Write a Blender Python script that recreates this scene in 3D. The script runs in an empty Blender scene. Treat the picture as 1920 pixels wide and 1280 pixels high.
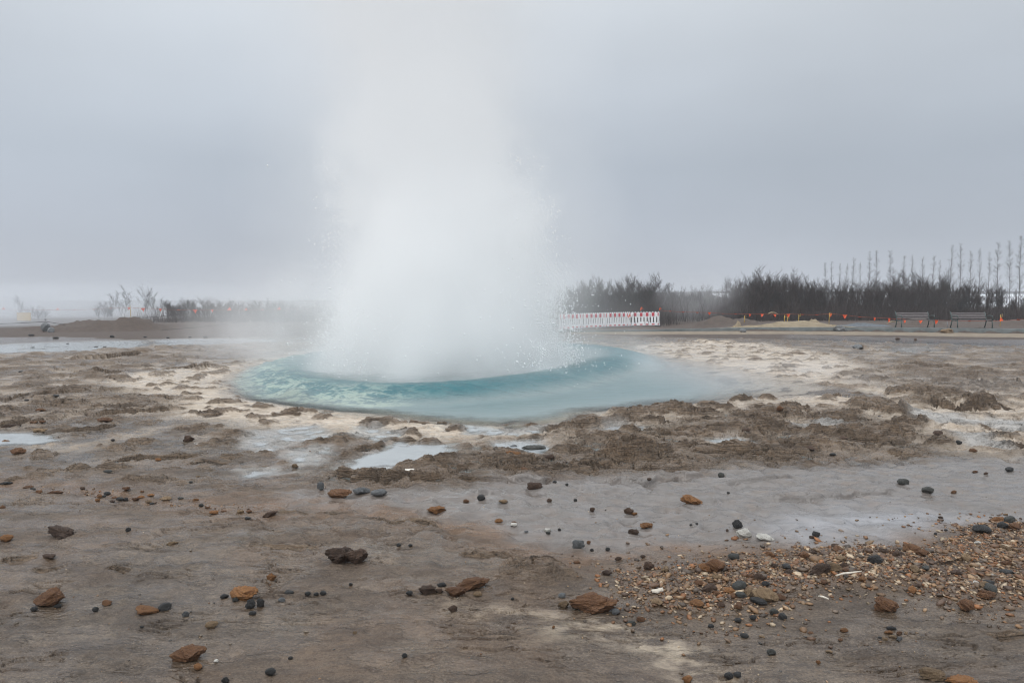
import bpy, bmesh, math, random
import numpy as np
from mathutils import Vector, Matrix, Euler

random.seed(7)
SC = bpy.context.scene
COL = SC.collection
R = math.radians
F = 1280.0                      # focal length in photo pixels (1920 wide)
CAM_Z = 1.6
PITCH = math.atan(78.0 / F)

# ------------------------------------------------------------------ camera
cd = bpy.data.cameras.new('camera')
cam = bpy.data.objects.new('camera', cd)
COL.objects.link(cam)
cam.location = (0, 0, CAM_Z)
cam.rotation_euler = (R(90) - PITCH, 0, 0)
cd.sensor_width = 36.0
cd.lens = 36.0 * F / 1920.0
cd.clip_start = 0.05
cd.clip_end = 5000
SC.camera = cam

cp, sp = math.cos(PITCH), math.sin(PITCH)


def ray(px, py):
    a = (px - 960.0) / F
    b = -(py - 640.0) / F
    return (a, cp + b * sp, -sp + b * cp)      # dir = right*a + fwd + up*b


def on_plane(px, py, z=0.0):
    dx, dy, dz = ray(px, py)
    t = (z - CAM_Z) / dz
    return dx * t, dy * t


def at_depth(px, py, d):
    """Point seen at photo pixel (px, py) whose world y is d."""
    dx, dy, dz = ray(px, py)
    t = d / dy
    return (dx * t, d, CAM_Z + dz * t)


def to_px(x, y):
    """photo pixel of ground point (x, y, 0), vectorised."""
    yy = np.maximum(y, 0.6)
    fz = yy * cp + CAM_Z * sp
    up = yy * sp - CAM_Z * cp
    return 960 + F * x / fz, 640 - F * up / fz


# ------------------------------------------------------------------ noise
rs = np.random.RandomState(11)
PERM = rs.permutation(4096).astype(np.int64)
GA = rs.rand(4096) * 2 * np.pi
GX, GY = np.cos(GA), np.sin(GA)


def perlin(x, y, seed=0):
    x = np.asarray(x, float) + seed * 37.31
    y = np.asarray(y, float) + seed * 91.7
    xi = np.floor(x).astype(np.int64)
    yi = np.floor(y).astype(np.int64)
    xf, yf = x - xi, y - yi

    def g(ix, iy, fx, fy):
        h = PERM[(PERM[ix & 4095] + iy) & 4095]
        return GX[h] * fx + GY[h] * fy
    u = xf * xf * xf * (xf * (xf * 6 - 15) + 10)
    v = yf * yf * yf * (yf * (yf * 6 - 15) + 10)
    a = g(xi, yi, xf, yf) * (1 - u) + g(xi + 1, yi, xf - 1, yf) * u
    b = g(xi, yi + 1, xf, yf - 1) * (1 - u) + g(xi + 1, yi + 1, xf - 1, yf - 1) * u
    return (a * (1 - v) + b * v) * 1.5


def fbm(x, y, o=4, seed=0, gain=0.5, lim=None):
    """lim: mesh spacing in lattice units; octaves finer than the mesh fade out."""
    s = 0.0
    a = 1.0
    t = 0.0
    for k in range(o):
        n = perlin(x * 2.03 ** k, y * 2.03 ** k, seed + k * 3)
        if lim is not None:
            n = n * (1 - sst(0.22, 0.50, lim * 2.03 ** k))
        s = s + a * n
        t += a
        a *= gain
    return s / t


def sst(a, b, v):
    t = np.clip((v - a) / (b - a), 0, 1)
    return t * t * (3 - 2 * t)


def sdf(x, y, poly):
    """signed distance to a world polygon, positive inside."""
    P = np.array(poly, float)
    n = len(P)
    d = np.full(np.shape(x), 1e18)
    ins = np.zeros(np.shape(x), bool)
    for i in range(n):
        ax, ay = P[i]
        bx, by = P[(i + 1) % n]
        ex, ey = bx - ax, by - ay
        wx, wy = x - ax, y - ay
        t = np.clip((wx * ex + wy * ey) / (ex * ex + ey * ey + 1e-12), 0, 1)
        d = np.minimum(d, (wx - ex * t) ** 2 + (wy - ey * t) ** 2)
        c = ((ay > y) != (by > y)) & (x < ex * (y - ay) / (ey if abs(ey) > 1e-9 else 1e-9) + ax)
        ins ^= c
    d = np.sqrt(d)
    return np.where(ins, d, -d)


def dline(x, y, pts):
    """distance to polyline, signed side (+ = behind / farther), 0..1 position along."""
    P = np.array(pts, float)
    best = np.full(np.shape(x), 1e18)
    side = np.zeros(np.shape(x))
    pos = np.zeros(np.shape(x))
    n = len(P) - 1
    for i in range(n):
        ax, ay = P[i]
        ex, ey = P[i + 1] - P[i]
        wx, wy = x - ax, y - ay
        t = np.clip((wx * ex + wy * ey) / (ex * ex + ey * ey + 1e-12), 0, 1)
        d = (wx - ex * t) ** 2 + (wy - ey * t) ** 2
        m = d < best
        best = np.where(m, d, best)
        side = np.where(m, ex * wy - ey * wx, side)
        pos = np.where(m, (i + t) / n, pos)
    return np.sqrt(best), np.sign(side), pos


def W(pts):
    return [on_plane(*p) for p in pts]


# ------------------------------------------------------------------ layout of the place
POOL = W([(424, 716), (440, 741), (520, 757), (600, 766), (680, 776), (760, 785), (860, 794), (960, 798), (1050, 789),
          (1120, 775), (1200, 766), (1290, 756), (1370, 749), (1440, 743), (1510, 740), (1580, 742), (1660, 752), (1650, 740), (1560, 722),
          (1480, 708), (1400, 696), (1330, 682), (1262, 671), (1190, 660), (1080, 654), (960, 652), (800, 656), (640, 664), (520, 676), (452, 693)])
DOME = W([(424, 716), (441, 742), (520, 756), (620, 764), (720, 767), (850, 763), (1000, 750), (1120, 729), (1200, 706), (1250, 684),
          (1240, 668), (1160, 657), (1080, 652), (960, 650), (800, 655), (640, 663), (520, 675), (452, 692)])
NEAR = W([(-900, 900), (0, 914), (150, 922), (300, 946), (400, 956), (520, 963), (640, 962), (760, 972), (860, 990), (950, 1015), (1020, 1042),
          (1100, 1056), (1240, 1050), (1380, 1052), (1500, 1040), (1620, 1028), (1700, 1040), (1790, 1010), (1900, 1000), (2800, 990), (2800, 2600), (-900, 2600)])
RIDGE = W([(600, 900), (640, 884), (760, 866), (880, 838), (980, 818), (1060, 796), (1150, 772), (1260, 760), (1400, 752), (1520, 766), (1660, 764),
           (1740, 800), (1790, 850), (1700, 862), (1500, 868), (1300, 882), (1100, 902), (900, 912), (700, 916)])
LROCK = W([(-500, 668), (0, 664), (130, 660), (280, 650), (420, 640), (620, 640), (600, 660), (420, 672), (300, 684), (215, 705), (200, 725), (330, 750), (330, 775), (200, 790), (100, 795), (-500, 800)])
RROCK = W([(1500, 716), (1600, 690), (1680, 668), (1900, 660), (2500, 662), (2500, 850), (1920, 860), (1800, 850), (1740, 800), (1700, 770), (1600, 742)])
PALE_R = W([(1180, 648), (1300, 640), (1420, 642), (1560, 662), (1640, 690), (1620, 720), (1560, 738), (1440, 745), (1250, 700)])
PALE_L = W([(215, 705), (330, 690), (450, 682), (640, 662), (700, 720), (640, 775), (800, 790), (980, 800), (900, 830), (640, 812), (460, 800), (330, 782), (310, 750), (200, 730)])
PALE_X = W([(1440, 748), (1540, 738), (1700, 730), (1930, 742), (2500, 760), (2500, 850), (1920, 862), (1800, 850), (1690, 790), (1560, 768)])
VEIN = W([(880, 1160), (960, 1180), (1050, 1205), (1150, 1215), (1240, 1245), (1310, 1290)])
GRAVEL = W([(1170, 1092), (1290, 1088), (1390, 1052), (1480, 1042), (1560, 1032), (1640, 1036), (1720, 1046), (1790, 1024), (1795, 1002), (1850, 990), (2050, 990),
            (2100, 1165), (1920, 1164), (1800, 1162), (1700, 1140), (1600, 1138), (1500, 1142), (1440, 1166), (1370, 1182), (1290, 1176), (1200, 1166), (1160, 1132)])
PEB_L = W([(0, 905), (60, 910), (160, 918), (300, 930), (420, 948), (520, 962), (480, 972), (360, 962), (240, 946), (120, 930), (0, 922)])
PUDDLES = [W(p) for p in (
    [(618, 878), (690, 850), (770, 826), (860, 832), (832, 850), (770, 868), (720, 882), (660, 886)],
    [(936, 832), (1010, 828), (1034, 838), (1010, 850), (936, 848)],
    [(1112, 812), (1160, 795), (1208, 798), (1160, 814)],
    [(1336, 826), (1380, 820), (1428, 832), (1400, 840)],
    [(-400, 634), (120, 632), (280, 640), (260, 652), (110, 660), (-400, 668)],
    [(290, 636), (470, 634), (520, 640), (380, 648), (300, 648)],
    [(-300, 812), (60, 814), (110, 824), (60, 834), (-300, 838)],
    [(470, 806), (600, 800), (640, 822), (560, 830), (500, 850), (440, 840)],
    [(540, 846), (620, 838), (600, 862), (560, 872)],
    [(440, 884), (520, 880), (560, 888), (470, 896)],
    [(1480, 806), (1540, 790), (1600, 796), (1560, 812)],
    [(1480, 628), (1640, 633), (1800, 638), (2400, 640), (2400, 650), (1820, 648), (1600, 640), (1480, 636)],
    [(1680, 652), (1740, 650), (1730, 660), (1670, 658)],
    [(1690, 772), (1800, 782), (1960, 790), (2100, 800), (2000, 824), (1850, 804), (1740, 796)],
    [(1780, 812), (1870, 822), (1900, 850), (1850, 846), (1800, 832)],
    [(860, 796), (950, 800), (1030, 800), (980, 816), (880, 812)],
    [(680, 800), (760, 808), (740, 822), (660, 820)],
)]
FILM = W([(520, 930), (700, 930), (900, 912), (1300, 884), (1700, 864), (2600, 850), (2600, 1000), (1900, 998), (1780, 1010), (1690, 1036), (1500, 1036), (1380, 1046), (1100, 1050), (1000, 1026), (880, 985), (760, 968), (640, 958), (540, 950)])
FILM_SHEEN = W([(1460, 975), (1560, 955), (1700, 960), (1850, 985), (1780, 1008), (1640, 1024), (1520, 1022), (1440, 1005)])
FLAKE = W([(925, 1100), (960, 1082), (1010, 1072), (1055, 1085), (1075, 1110), (1030, 1116), (960, 1110)])
LEDGES = [(W(p), h, fall) for p, h, fall in (
    ([(186, 870), (250, 861), (330, 857), (372, 860)], 0.045, 0.5),
    ([(350, 873), (380, 866), (400, 868), (432, 872)], 0.03, 0.3),
    ([(606, 886), (660, 902), (720, 908), (790, 904), (850, 892)], 0.09, 0.9),
    ([(850, 898), (920, 908), (1000, 908), (1062, 900)], 0.06, 0.8),
    ([(1110, 858), (1170, 862), (1240, 856), (1260, 846)], 0.13, 0.9),
    ([(1120, 908), (1220, 905), (1330, 896)], 0.05, 0.6),
    ([(56, 813), (120, 812), (200, 802), (215, 796)], 0.06, 0.6),
    ([(124, 676), (200, 673), (275, 664)], 0.16, 1.6),
    ([(285, 655), (325, 655)], 0.12, 1.0),
    ([(346, 662), (388, 661)], 0.16, 1.0),
    ([(435, 661), (466, 660)], 0.10, 1.0),
    ([(856, 1064), (930, 1058), (1000, 1060)], 0.018, 0.25),
    ([(880, 930), (905, 928), (930, 930)], 0.02, 0.2),
    ([(1432, 940), (1500, 937), (1560, 938), (1600, 930), (1690, 924)], 0.03, 0.4),
    ([(1350, 912), (1430, 903), (1490, 900)], 0.03, 0.4),
    ([(0, 1072), (70, 1067)], 0.012, 0.2), ([(455, 1045), (600, 1047)], 0.010, 0.2),
    ([(70, 1086), (105, 1092)], 0.010, 0.15), ([(200, 1087), (245, 1088)], 0.010, 0.15),
    ([(1740, 1090), (1800, 1082)], 0.02, 0.2), ([(1860, 1226), (1920, 1214)], 0.02, 0.2),
    ([(510, 970), (560, 966), (660, 975)], 0.012, 0.2), ([(700, 992), (780, 990), (830, 1000)], 0.014, 0.2),
    ([(790, 772), (830, 779), (850, 782)], 0.09, 0.5), ([(938, 800), (965, 794), (1002, 798)], 0.11, 0.45),
    ([(505, 778), (535, 776), (568, 780)], 0.05, 0.4), ([(760, 790), (800, 794), (845, 792)], 0.07, 0.5),
    ([(600, 818), (650, 822), (720, 818)], 0.05, 0.5), ([(660, 850), (690, 840), (725, 834)], 0.06, 0.3),
    ([(1680, 770), (1720, 790), (1740, 802)], 0.12, 0.9), ([(1560, 826), (1640, 830), (1700, 820)], 0.06, 0.6),
    ([(1730, 760), (1800, 770), (1880, 765)], 0.16, 1.2), ([(1520, 735), (1570, 742), (1620, 736)], 0.16, 1.0),
    ([(1700, 722), (1760, 728), (1850, 722)], 0.10, 1.0), ([(1820, 720), (1920, 728)], 0.12, 1.0), ([(1600, 652), (1622, 656)], 0.14, 0.5),
    ([(0, 752), (60, 744), (100, 738)], 0.06, 0.7), ([(140, 700), (185, 704), (240, 698)], 0.09, 0.9), ([(170, 782), (240, 774), (330, 770)], 0.07, 0.8), ([(0, 800), (40, 796), (90, 790)], 0.05, 0.5),
    ([(300, 692), (350, 690), (420, 684)], 0.07, 0.8), ([(1260, 640), (1330, 643), (1390, 642)], 0.10, 1.2), ([(1660, 690), (1720, 694), (1800, 690)], 0.12, 1.0), ([(1400, 800), (1460, 806), (1540, 800)], 0.07, 0.6),
    ([(1290, 846), (1350, 850), (1420, 846)], 0.06, 0.5), ([(1180, 882), (1250, 886), (1320, 880)], 0.05, 0.4), ([(700, 822), (760, 828), (800, 824)], 0.05, 0.4), ([(930, 884), (1000, 890), (1060, 884)], 0.05, 0.4))]
LUMPS = [(on_plane(px, py), rx * on_plane(px, py)[1] / F, h, k) for px, py, rx, h, k in (
    (1388, 752, 26, 0.15, 1), (1270, 762, 40, 0.12, 2), (1440, 748, 22, 0.10, 3), (1170, 772, 34, 0.12, 4), (1640, 766, 46, 0.16, 5), (1690, 778, 44, 0.14, 6),
    (1330, 760, 36, 0.10, 7), (1495, 772, 40, 0.12, 8), (1090, 786, 40, 0.10, 9), (1225, 778, 44, 0.1, 10), (1560, 790, 50, 0.09, 11), (1430, 790, 60, 0.10, 12),
    (820, 784, 34, 0.10, 13), (970, 796, 34, 0.11, 14), (700, 800, 26, 0.05, 15), (540, 776, 30, 0.05, 16), (610, 772, 14, 0.04, 17), (670, 766, 18, 0.05, 18),
    (760, 812, 30, 0.06, 19), (650, 825, 50, 0.05, 20), (860, 806, 26, 0.07, 21), (1020, 806, 40, 0.07, 22), (1560, 732, 40, 0.14, 23), (1610, 738, 26, 0.12, 24),
    (1650, 715, 40, 0.12, 25), (1760, 705, 44, 0.16, 26), (1730, 690, 34, 0.12, 27), (1850, 715, 50, 0.16, 28), (1900, 730, 44, 0.14, 29), (1780, 745, 60, 0.16, 30),
    (1860, 770, 40, 0.12, 31), (1700, 740, 34, 0.12, 32), (1820, 800, 34, 0.08, 33), (1770, 836, 30, 0.09, 34), (1890, 840, 40, 0.09, 35), (1370, 722, 18, 0.06, 36),
    (1480, 690, 22, 0.08, 37), (1420, 676, 18, 0.07, 38), (1500, 665, 20, 0.08, 39), (1330, 662, 14, 0.06, 40), (360, 655, 22, 0.14, 41), (300, 650, 16, 0.10, 42),
    (260, 662, 30, 0.14, 43), (500, 655, 46, 0.12, 44), (560, 652, 40, 0.12, 45), (420, 668, 40, 0.09, 46), (340, 674, 40, 0.1, 47), (250, 690, 40, 0.1, 48),
    (215, 712, 30, 0.1, 49), (280, 752, 50, 0.08, 50), (390, 780, 30, 0.06, 51), (455, 755, 8, 0.03, 52), (230, 770, 40, 0.07, 53), (1130, 800, 40, 0.1, 54), (1180, 830, 60, 0.10, 55),
    (1290, 820, 50, 0.08, 56), (1390, 850, 60, 0.07, 57), (1500, 840, 50, 0.08, 58), (1600, 812, 50, 0.1, 59), (1680, 835, 50, 0.08, 60), (1070, 850, 50, 0.06, 61), (950, 870, 60, 0.05, 62))]
KERB = W([(1000, 625), (1060, 624), (1240, 622.5), (1420, 621.5), (1600, 622.5), (1780, 625), (2000, 627.5), (2500, 634)])
KERB_H = [0.08, 0.09, 0.12, 0.19, 0.22, 0.23, 0.24, 0.24]
MOUND = [(on_plane(180, 622), 3.2, 1.8, 0.50), (on_plane(235, 622), 1.4, 1.0, 0.28), (on_plane(120, 624), 1.8, 1.2, 0.28), (on_plane(60, 622), 2.2, 1.2, 0.22),
         (on_plane(320, 616), 2.5, 1.5, 0.22), (on_plane(430, 613), 4.0, 1.8, 0.18)]
HEAPS = [((11.9, 39.5), 1.1, 0.9, 0.55), ((13.4, 39.2), 0.9, 0.7, 0.45), ((11.6, 40.6), 1.0, 0.7, 0.32), ((22.5, 37.5), 1.5, 0.8, 0.42), ((27.5, 37.0), 2.0, 0.9, 0.32)]


def terrace(h, step, j=0.0):
    q = h / step + j
    k = np.floor(q)
    f = q - k
    return step * (k + sst(0.45, 0.95, f) - j)


def mid_pale(d):
    return sst(7.0, 9.0, d) * (1 - sst(24, 30, d))


def flake_steps(F_, step, jit, rise, groove):
    """treads with an abrupt riser and an open crack at its foot."""
    q = F_ / step + jit
    f = q - np.floor(q)
    lev = np.floor(q)
    up = sst(0.80, 0.90, f)
    return rise * (up - f) * 0.9 - groove * np.exp(-((f - 0.77) / 0.045) ** 2), f


def row_gap(d):
    return np.maximum(0.0025, np.interp(d, [4.5, 6.2, 15.0, 17, 26, 34], [0.8, 0.45, 0.45, 0.55, 0.55, 0.8]) * d * d / 2048.0)


def terrain(x, y):
    """Height and colour masks of the ground at world points."""
    x = np.asarray(x, float)
    y = np.asarray(y, float)
    dist = np.hypot(x, y)
    n1 = fbm(x * 0.9, y * 0.9, 3, 1)
    n2 = fbm(x * 0.9, y * 0.9, 3, 2)
    gp0 = row_gap(dist)
    m1 = fbm(x * 4.5, y * 4.5, 2, 3, 0.5, gp0 * 4.5)
    m2 = fbm(x * 4.5, y * 4.5, 2, 4, 0.5, gp0 * 4.5)
    far = sst(9, 26, dist)
    gap = row_gap(dist)
    wx = x + 0.22 * n1 * (1 + far) + 0.06 * m1
    wy = y + 0.30 * n2 * (1 + 2 * far) + 0.07 * m2
    detail = fbm(x * 2.2, y * 3.0, 5, 5, 0.55, gap * 3.0)
    lump = fbm(x * 1.3 + .3 * m1, y * 1.7, 5, 6, 0.5, gap * 1.7)
    fine = fbm(x * 9, y * 13, 4, 7, 0.6, gap * 13)
    flaky = fbm(x * 3.5 + 0.4 * m2, y * 8, 4, 8, 0.6, gap * 8)
    near_s = sdf(wx, wy, NEAR)
    near = np.where(y < 1.1, 1.0, sst(-0.12, 0.45, near_s))
    ridge = sst(-0.25, 0.35, sdf(wx, wy, RIDGE))
    lrock = sst(-0.5, 0.6, sdf(wx, wy, LROCK))
    rrock = sst(-0.5, 0.6, sdf(wx, wy, RROCK))
    s_pool = sdf(wx, wy, POOL)
    s_dome = sdf(x + 0.08 * m1, y + 0.08 * m2, DOME)
    pale = np.maximum(sst(-0.5, 0.7, sdf(wx, wy, PALE_R)), sst(-0.5, 0.5, sdf(wx, wy, PALE_L)))
    pale = np.maximum(pale, sst(-1.9, 0.0, s_pool) * 0.92)
    pale = np.maximum(pale, 0.85 * sst(-0.5, 0.5, sdf(wx, wy, PALE_X)))
    pale = np.maximum(pale, 0.48 * mid_pale(dist) * sst(-0.15, 0.3, n1))
    film = sst(-0.15, 0.3, sdf(wx, wy, FILM))
    gravel = sst(-0.03, 0.15, sdf(x + .1 * m1, y + .1 * m2, GRAVEL))
    rock = np.maximum.reduce([ridge, lrock * 0.8, rrock * 0.85])
    mid = sst(5.3, 7.5, dist) * (1 - sst(29.5, 31.5, dist))

    z = 0.030 + 0.016 * fbm(x * 0.5, y * 0.5, 3, 9)
    z = z + 0.045 * near + near * 0.012 * fbm(x * 1.5, y * 1.5, 3, 10)
    # lumpy sinter mounds
    lz = sst(-0.30, 0.55, lump)
    rz = rock * (0.145 * lz * lz + 0.035 * detail) * (1 - 0.55 * ridge * sst(850, 900, to_px(x, y)[1]))
    st = 0.028
    rt = terrace(rz + 0.012 * m1, st, 0.8 * m2)
    z = z + 0.35 * rz + 0.65 * rt
    # scattered low humps on the pale flats
    hump = sst(0.08, 0.55, fbm(x * 1.9, y * 2.4, 4, 12))
    flat = np.clip(mid * (1 - rock) * (1 - film), 0, 1)
    z = z + flat * (0.075 * hump * sst(0.0, 0.5, pale + 0.35) - 0.022 + 0.016 * detail)
    brown = rock * sst(-0.02, 0.05, rz + 0.03 * m1) * 1.0 + flat * sst(0.05, 0.35, hump + 0.2 * m1) * 0.85
    # individual lumps
    lumpm = np.zeros_like(z)
    for (c, rad, hh, k) in LUMPS:
        sel = (np.abs(x - c[0]) < rad * 1.9) & (np.abs(y - c[1] - rad * .5) < rad * 2.2)
        if not sel.any():
            continue
        xs, ys = x[sel], y[sel]
        q = np.hypot((xs - c[0]) / rad, (ys - c[1] - rad * 0.5) / (rad * 0.85))
        q = q * (1 + 0.45 * m1[sel] + 0.35 * m2[sel]) + 0.5 * n1[sel]
        b = sst(1.15, 0.35, q)
        hz = terrace(hh * b + 0.015 * detail[sel], 0.024, 0.7 * m1[sel]) * sst(0, .25, b)
        z[sel] = np.maximum(z[sel], hz * 0.9 + 0.5 * z[sel] * b + (1 - b) * z[sel])
        lumpm[sel] = np.maximum(lumpm[sel], sst(0.05, 0.4, b))
    brown = np.maximum(brown, lumpm)
    # ledges of broken layers
    ledge_m = np.zeros_like(z)
    edge_shade = np.zeros_like(z)
    for pts, hh, fall in LEDGES:
        P = np.array(pts)
        lo, hi = P.min(0) - fall * 2.5 - .3, P.max(0) + fall * 2.5 + .3
        sel = (x > lo[0]) & (x < hi[0]) & (y > lo[1]) & (y < hi[1])
        if not sel.any():
            continue
        xs, ys = x[sel], y[sel]
        jag = 0.10 * fall * (m2[sel] + 0.3 * fine[sel])
        dd, side, pos = dline(xs + jag, ys + 1.3 * jag + 0.08 * fall * m1[sel], pts)
        sd = dd * side
        endf = sst(0, 0.12, pos) * sst(1, 0.88, pos)
        prof = sst(-0.02 - 0.1 * hh, 0.06 * hh, sd) * np.exp(-np.maximum(sd, 0) / fall * 1.6)
        add = hh * prof * endf * (0.75 + 0.5 * m1[sel])
        add = 0.3 * add + 0.7 * terrace(add, max(0.010, hh / 4), 0.5 * m2[sel])
        gr = np.exp(-((sd + 0.02 + 0.12 * hh) / (0.012 + 0.12 * hh)) ** 2) * endf
        z[sel] += add - 0.38 * hh * gr
        edge_shade[sel] = np.maximum(edge_shade[sel], endf * sst(-0.05 - .35 * hh, -0.02, sd) * sst(0.05 + .5 * hh, 0.01, sd))  # dark brown inner layers, with the undercut shade put into the colour
        ledge_m[sel] = np.maximum(ledge_m[sel], endf * sst(-fall * .3, -0.0, sd) * np.exp(-np.abs(sd) / fall * 3))
    fl = sst(-0.05, 0.12, sdf(x + .08 * m1, y + .08 * m2, FLAKE))
    z = z + terrace(fl * (0.095 + 0.07 * flaky), 0.016, 0.5 * m1)
    brown = np.maximum.reduce([brown, fl * sst(-.3, .3, flaky), edge_shade])
    # flaky surface steps everywhere
    amt = 0.010 * (0.35 + near * 0.15 + 0.25 * rock + 0.2 * ledge_m + 0.6 * fl) * (1 - 0.75 * film)
    z = z + amt * (0.5 * fine) * (1 - sst(30, 36, dist))
    grain = fbm(x * 30, y * 42, 3, 25, 0.7, gap * 42)
    z = z + grain * (0.0032 + 0.0002 * rock + 0.002 * fl) * (1 - 0.7 * film) * (1 - sst(14, 26, dist))
    rk = np.clip(np.maximum.reduce([rock, ledge_m, fl, lumpm * .9, brown * .7]), 0, 1)
    F1 = fbm(x * 0.95 + 0.10 * m2, y * 4.3, 5, 21, 0.52, gap * 4.3)
    pres = sst(-0.02, 0.28, fbm(x * 1.6, y * 2.4, 3, 22) + 0.12 * m1)
    s1, f1 = flake_steps(F1, 0.17, 0.06 * m1, 0.014, 0.016)
    F2 = fbm(x * 1.7 + 0.2 * m1, y * 7.5, 5, 23, 0.55, gap * 7.5)
    s2, f2 = flake_steps(F2, 0.16, 0.1 * m2, 0.036, 0.034)
    pres2 = sst(-0.25, 0.15, fbm(x * 2.2, y * 3.1, 3, 24))
    land = (1 - sst(30, 33, dist)) * (1 - gravel)
    z = z + s1 * pres * land * (0.35 + 0.65 * near) * (1 - 0.7 * film) * (1 - rk)
    z = z + s2 * pres2 * land * rk * (1 - 0.8 * film)
    F3 = fbm(x * 0.75 + 0.12 * m1, y * 2.6 + 0.1 * m2, 5, 26, 0.5, gap * 2.6)
    s3, f3 = flake_steps(F3, 0.20, 0.05 * m2, 0.070, 0.045)
    z = z + s3 * land * np.clip(rock + lumpm * .6, 0, 1) * (1 - film) * sst(-0.2, 0.2, fbm(x * 1.1, y * 1.5, 2, 27))
    # pool basin, puddles
    z = z * (1 - sst(-0.35, 0.25, s_pool)) + sst(-0.35, 0.25, s_pool) * (0.35 * z - 0.045 - 0.5 * sst(0.0, 3.0, s_pool) - .5 * sst(0, 1, s_dome))
    pud = np.zeros_like(z)
    pbro = np.zeros_like(z)
    for k, P in enumerate(PUDDLES):
        A = np.array(P)
        lo, hi = A.min(0) - 1.5, A.max(0) + 1.5
        sel = (x > lo[0]) & (x < hi[0]) & (y > lo[1]) & (y < hi[1])
        if not sel.any():
            continue
        s = sdf(wx[sel], wy[sel], P)
        sc = 1.0 if A[:, 1].mean() < 16 else 3.0
        p = sst(-0.14 * sc, 0.10 * sc, s)
        pud[sel] = np.maximum(pud[sel], p)
        if k in (7, 8, 9, 10, 13, 14, 15, 16):
            pbro[sel] = np.maximum(pbro[sel], p)
    z = z * (1 - pud) + pud * (np.where(pbro > 0, 0.62 * z - 0.012, 0.22 * z - 0.024))
    # gravel bank
    z = z + gravel * (0.022 + 0.012 * m1)
    # beyond the sinter: soil, mounds, bank behind the kerb
    soil = sst(30.2, 31.6, dist + 0.8 * n1)
    z = z * (1 - soil) + soil * (0.02 + 0.02 * detail)
    for c, rx, ry, hh in MOUND:
        q = np.hypot((x - c[0]) / rx, (y - c[1] - ry) / ry) + 0.25 * n1 + .08 * m1
        z = z + hh * sst(1.1, 0.2, q)
    kd, ks, kp = dline(x, y, KERB)
    kh = np.interp(kp, np.linspace(0, 1, len(KERB_H)), KERB_H)
    bankw = sst(9.6, 12.6, x)
    behind = (ks > 0) * sst(0.0, 0.15, kd) * (y > 5) * sst(0.5, 1.5, x)
    z = z + behind * ((kh - 0.03) * bankw - 0.17 * (1 - bankw) * sst(0.3, 3.0, kd))
    for c, rx, ry, hh in HEAPS:
        q = np.hypot((x - c[0]) / rx, (y - c[1]) / ry) + 0.3 * n1 + .15 * m1
        z = z + hh * sst(1.2, 0.1, q)
    z = z + sst(60, 400, dist) * -1.0
    rust = np.clip(sst(0.0, 0.5, n1 + 0.25) * 0.5 + lrock * .3, 0, 1)
    edge = np.exp(-np.abs(near_s + 0.05) / 0.35) * (y > 1.1)
    rust = np.maximum(rust * 0.6, edge)
    path = sst(29.2, 29.9, dist) * (ks <= 0) * sst(3.0, 7.0, x)
    soil = np.maximum(soil, path)
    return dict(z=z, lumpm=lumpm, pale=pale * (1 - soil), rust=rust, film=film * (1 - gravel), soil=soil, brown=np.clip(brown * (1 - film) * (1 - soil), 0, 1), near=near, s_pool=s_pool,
                s_dome=s_dome, pud=pud, gravel=gravel, n1=n1, m1=m1, ledge=ledge_m, film_sheen=sst(-0.3, 0.4, sdf(wx, wy, FILM_SHEEN)))


def gz(x, y):
    return float(terrain(np.array([x]), np.array([y]))['z'][0])


def on_ground(px, py):
    """Ground point seen at photo pixel (px, py)."""
    z = 0.03
    for _ in range(4):
        x, y = on_plane(px, py, z)
        z = gz(x, y)
    return x, y, z


def on_ground_many(P):
    P = np.array(P, float)
    a = (P[:, 0] - 960) / F
    b = -(P[:, 1] - 640) / F
    dx, dy, dz = a, cp + b * sp, -sp + b * cp
    z = np.full(len(P), 0.03)
    for _ in range(4):
        t = (z - CAM_Z) / dz
        x, y = dx * t, dy * t
        z = terrain(x, y)['z']
    return x, y, z


# ------------------------------------------------------------------ object helpers
def tag(o, label=None, cat=None, group=None, kind=None):
    if label:
        o['label'] = label
    if cat:
        o['category'] = cat
    if group:
        o['group'] = group
    if kind:
        o['kind'] = kind
    return o


def link(name, me, mat=None, parent=None):
    o = bpy.data.objects.new(name, me)
    COL.objects.link(o)
    if mat and me is not None and not me.materials:
        me.materials.append(mat)
    if parent:
        o.parent = parent
    return o


def empty(name, loc, rz=0.0):
    o = bpy.data.objects.new(name, None)
    COL.objects.link(o)
    o.location = loc
    o.rotation_euler = (0, 0, rz)
    o.empty_display_size = 0.2
    return o


def np_mesh(name, V, Fq, smooth=True):
    me = bpy.data.meshes.new(name)
    V = np.asarray(V, np.float32)
    Fq = np.asarray(Fq, np.int32)
    k = Fq.shape[1]
    me.vertices.add(len(V))
    me.vertices.foreach_set('co', V.ravel())
    me.loops.add(Fq.size)
    me.loops.foreach_set('vertex_index', Fq.ravel())
    me.polygons.add(len(Fq))
    me.polygons.foreach_set('loop_start', np.arange(0, Fq.size, k, dtype=np.int32))
    me.polygons.foreach_set('loop_total', np.full(len(Fq), k, np.int32))
    if smooth:
        me.polygons.foreach_set('use_smooth', np.ones(len(Fq), bool))
    me.update(calc_edges=True)
    return me


def col_attr(me, name, cols):
    a = me.attributes.new(name, 'FLOAT_COLOR', 'POINT')
    a.data.foreach_set('color', np.asarray(cols, np.float32).ravel())


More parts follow.
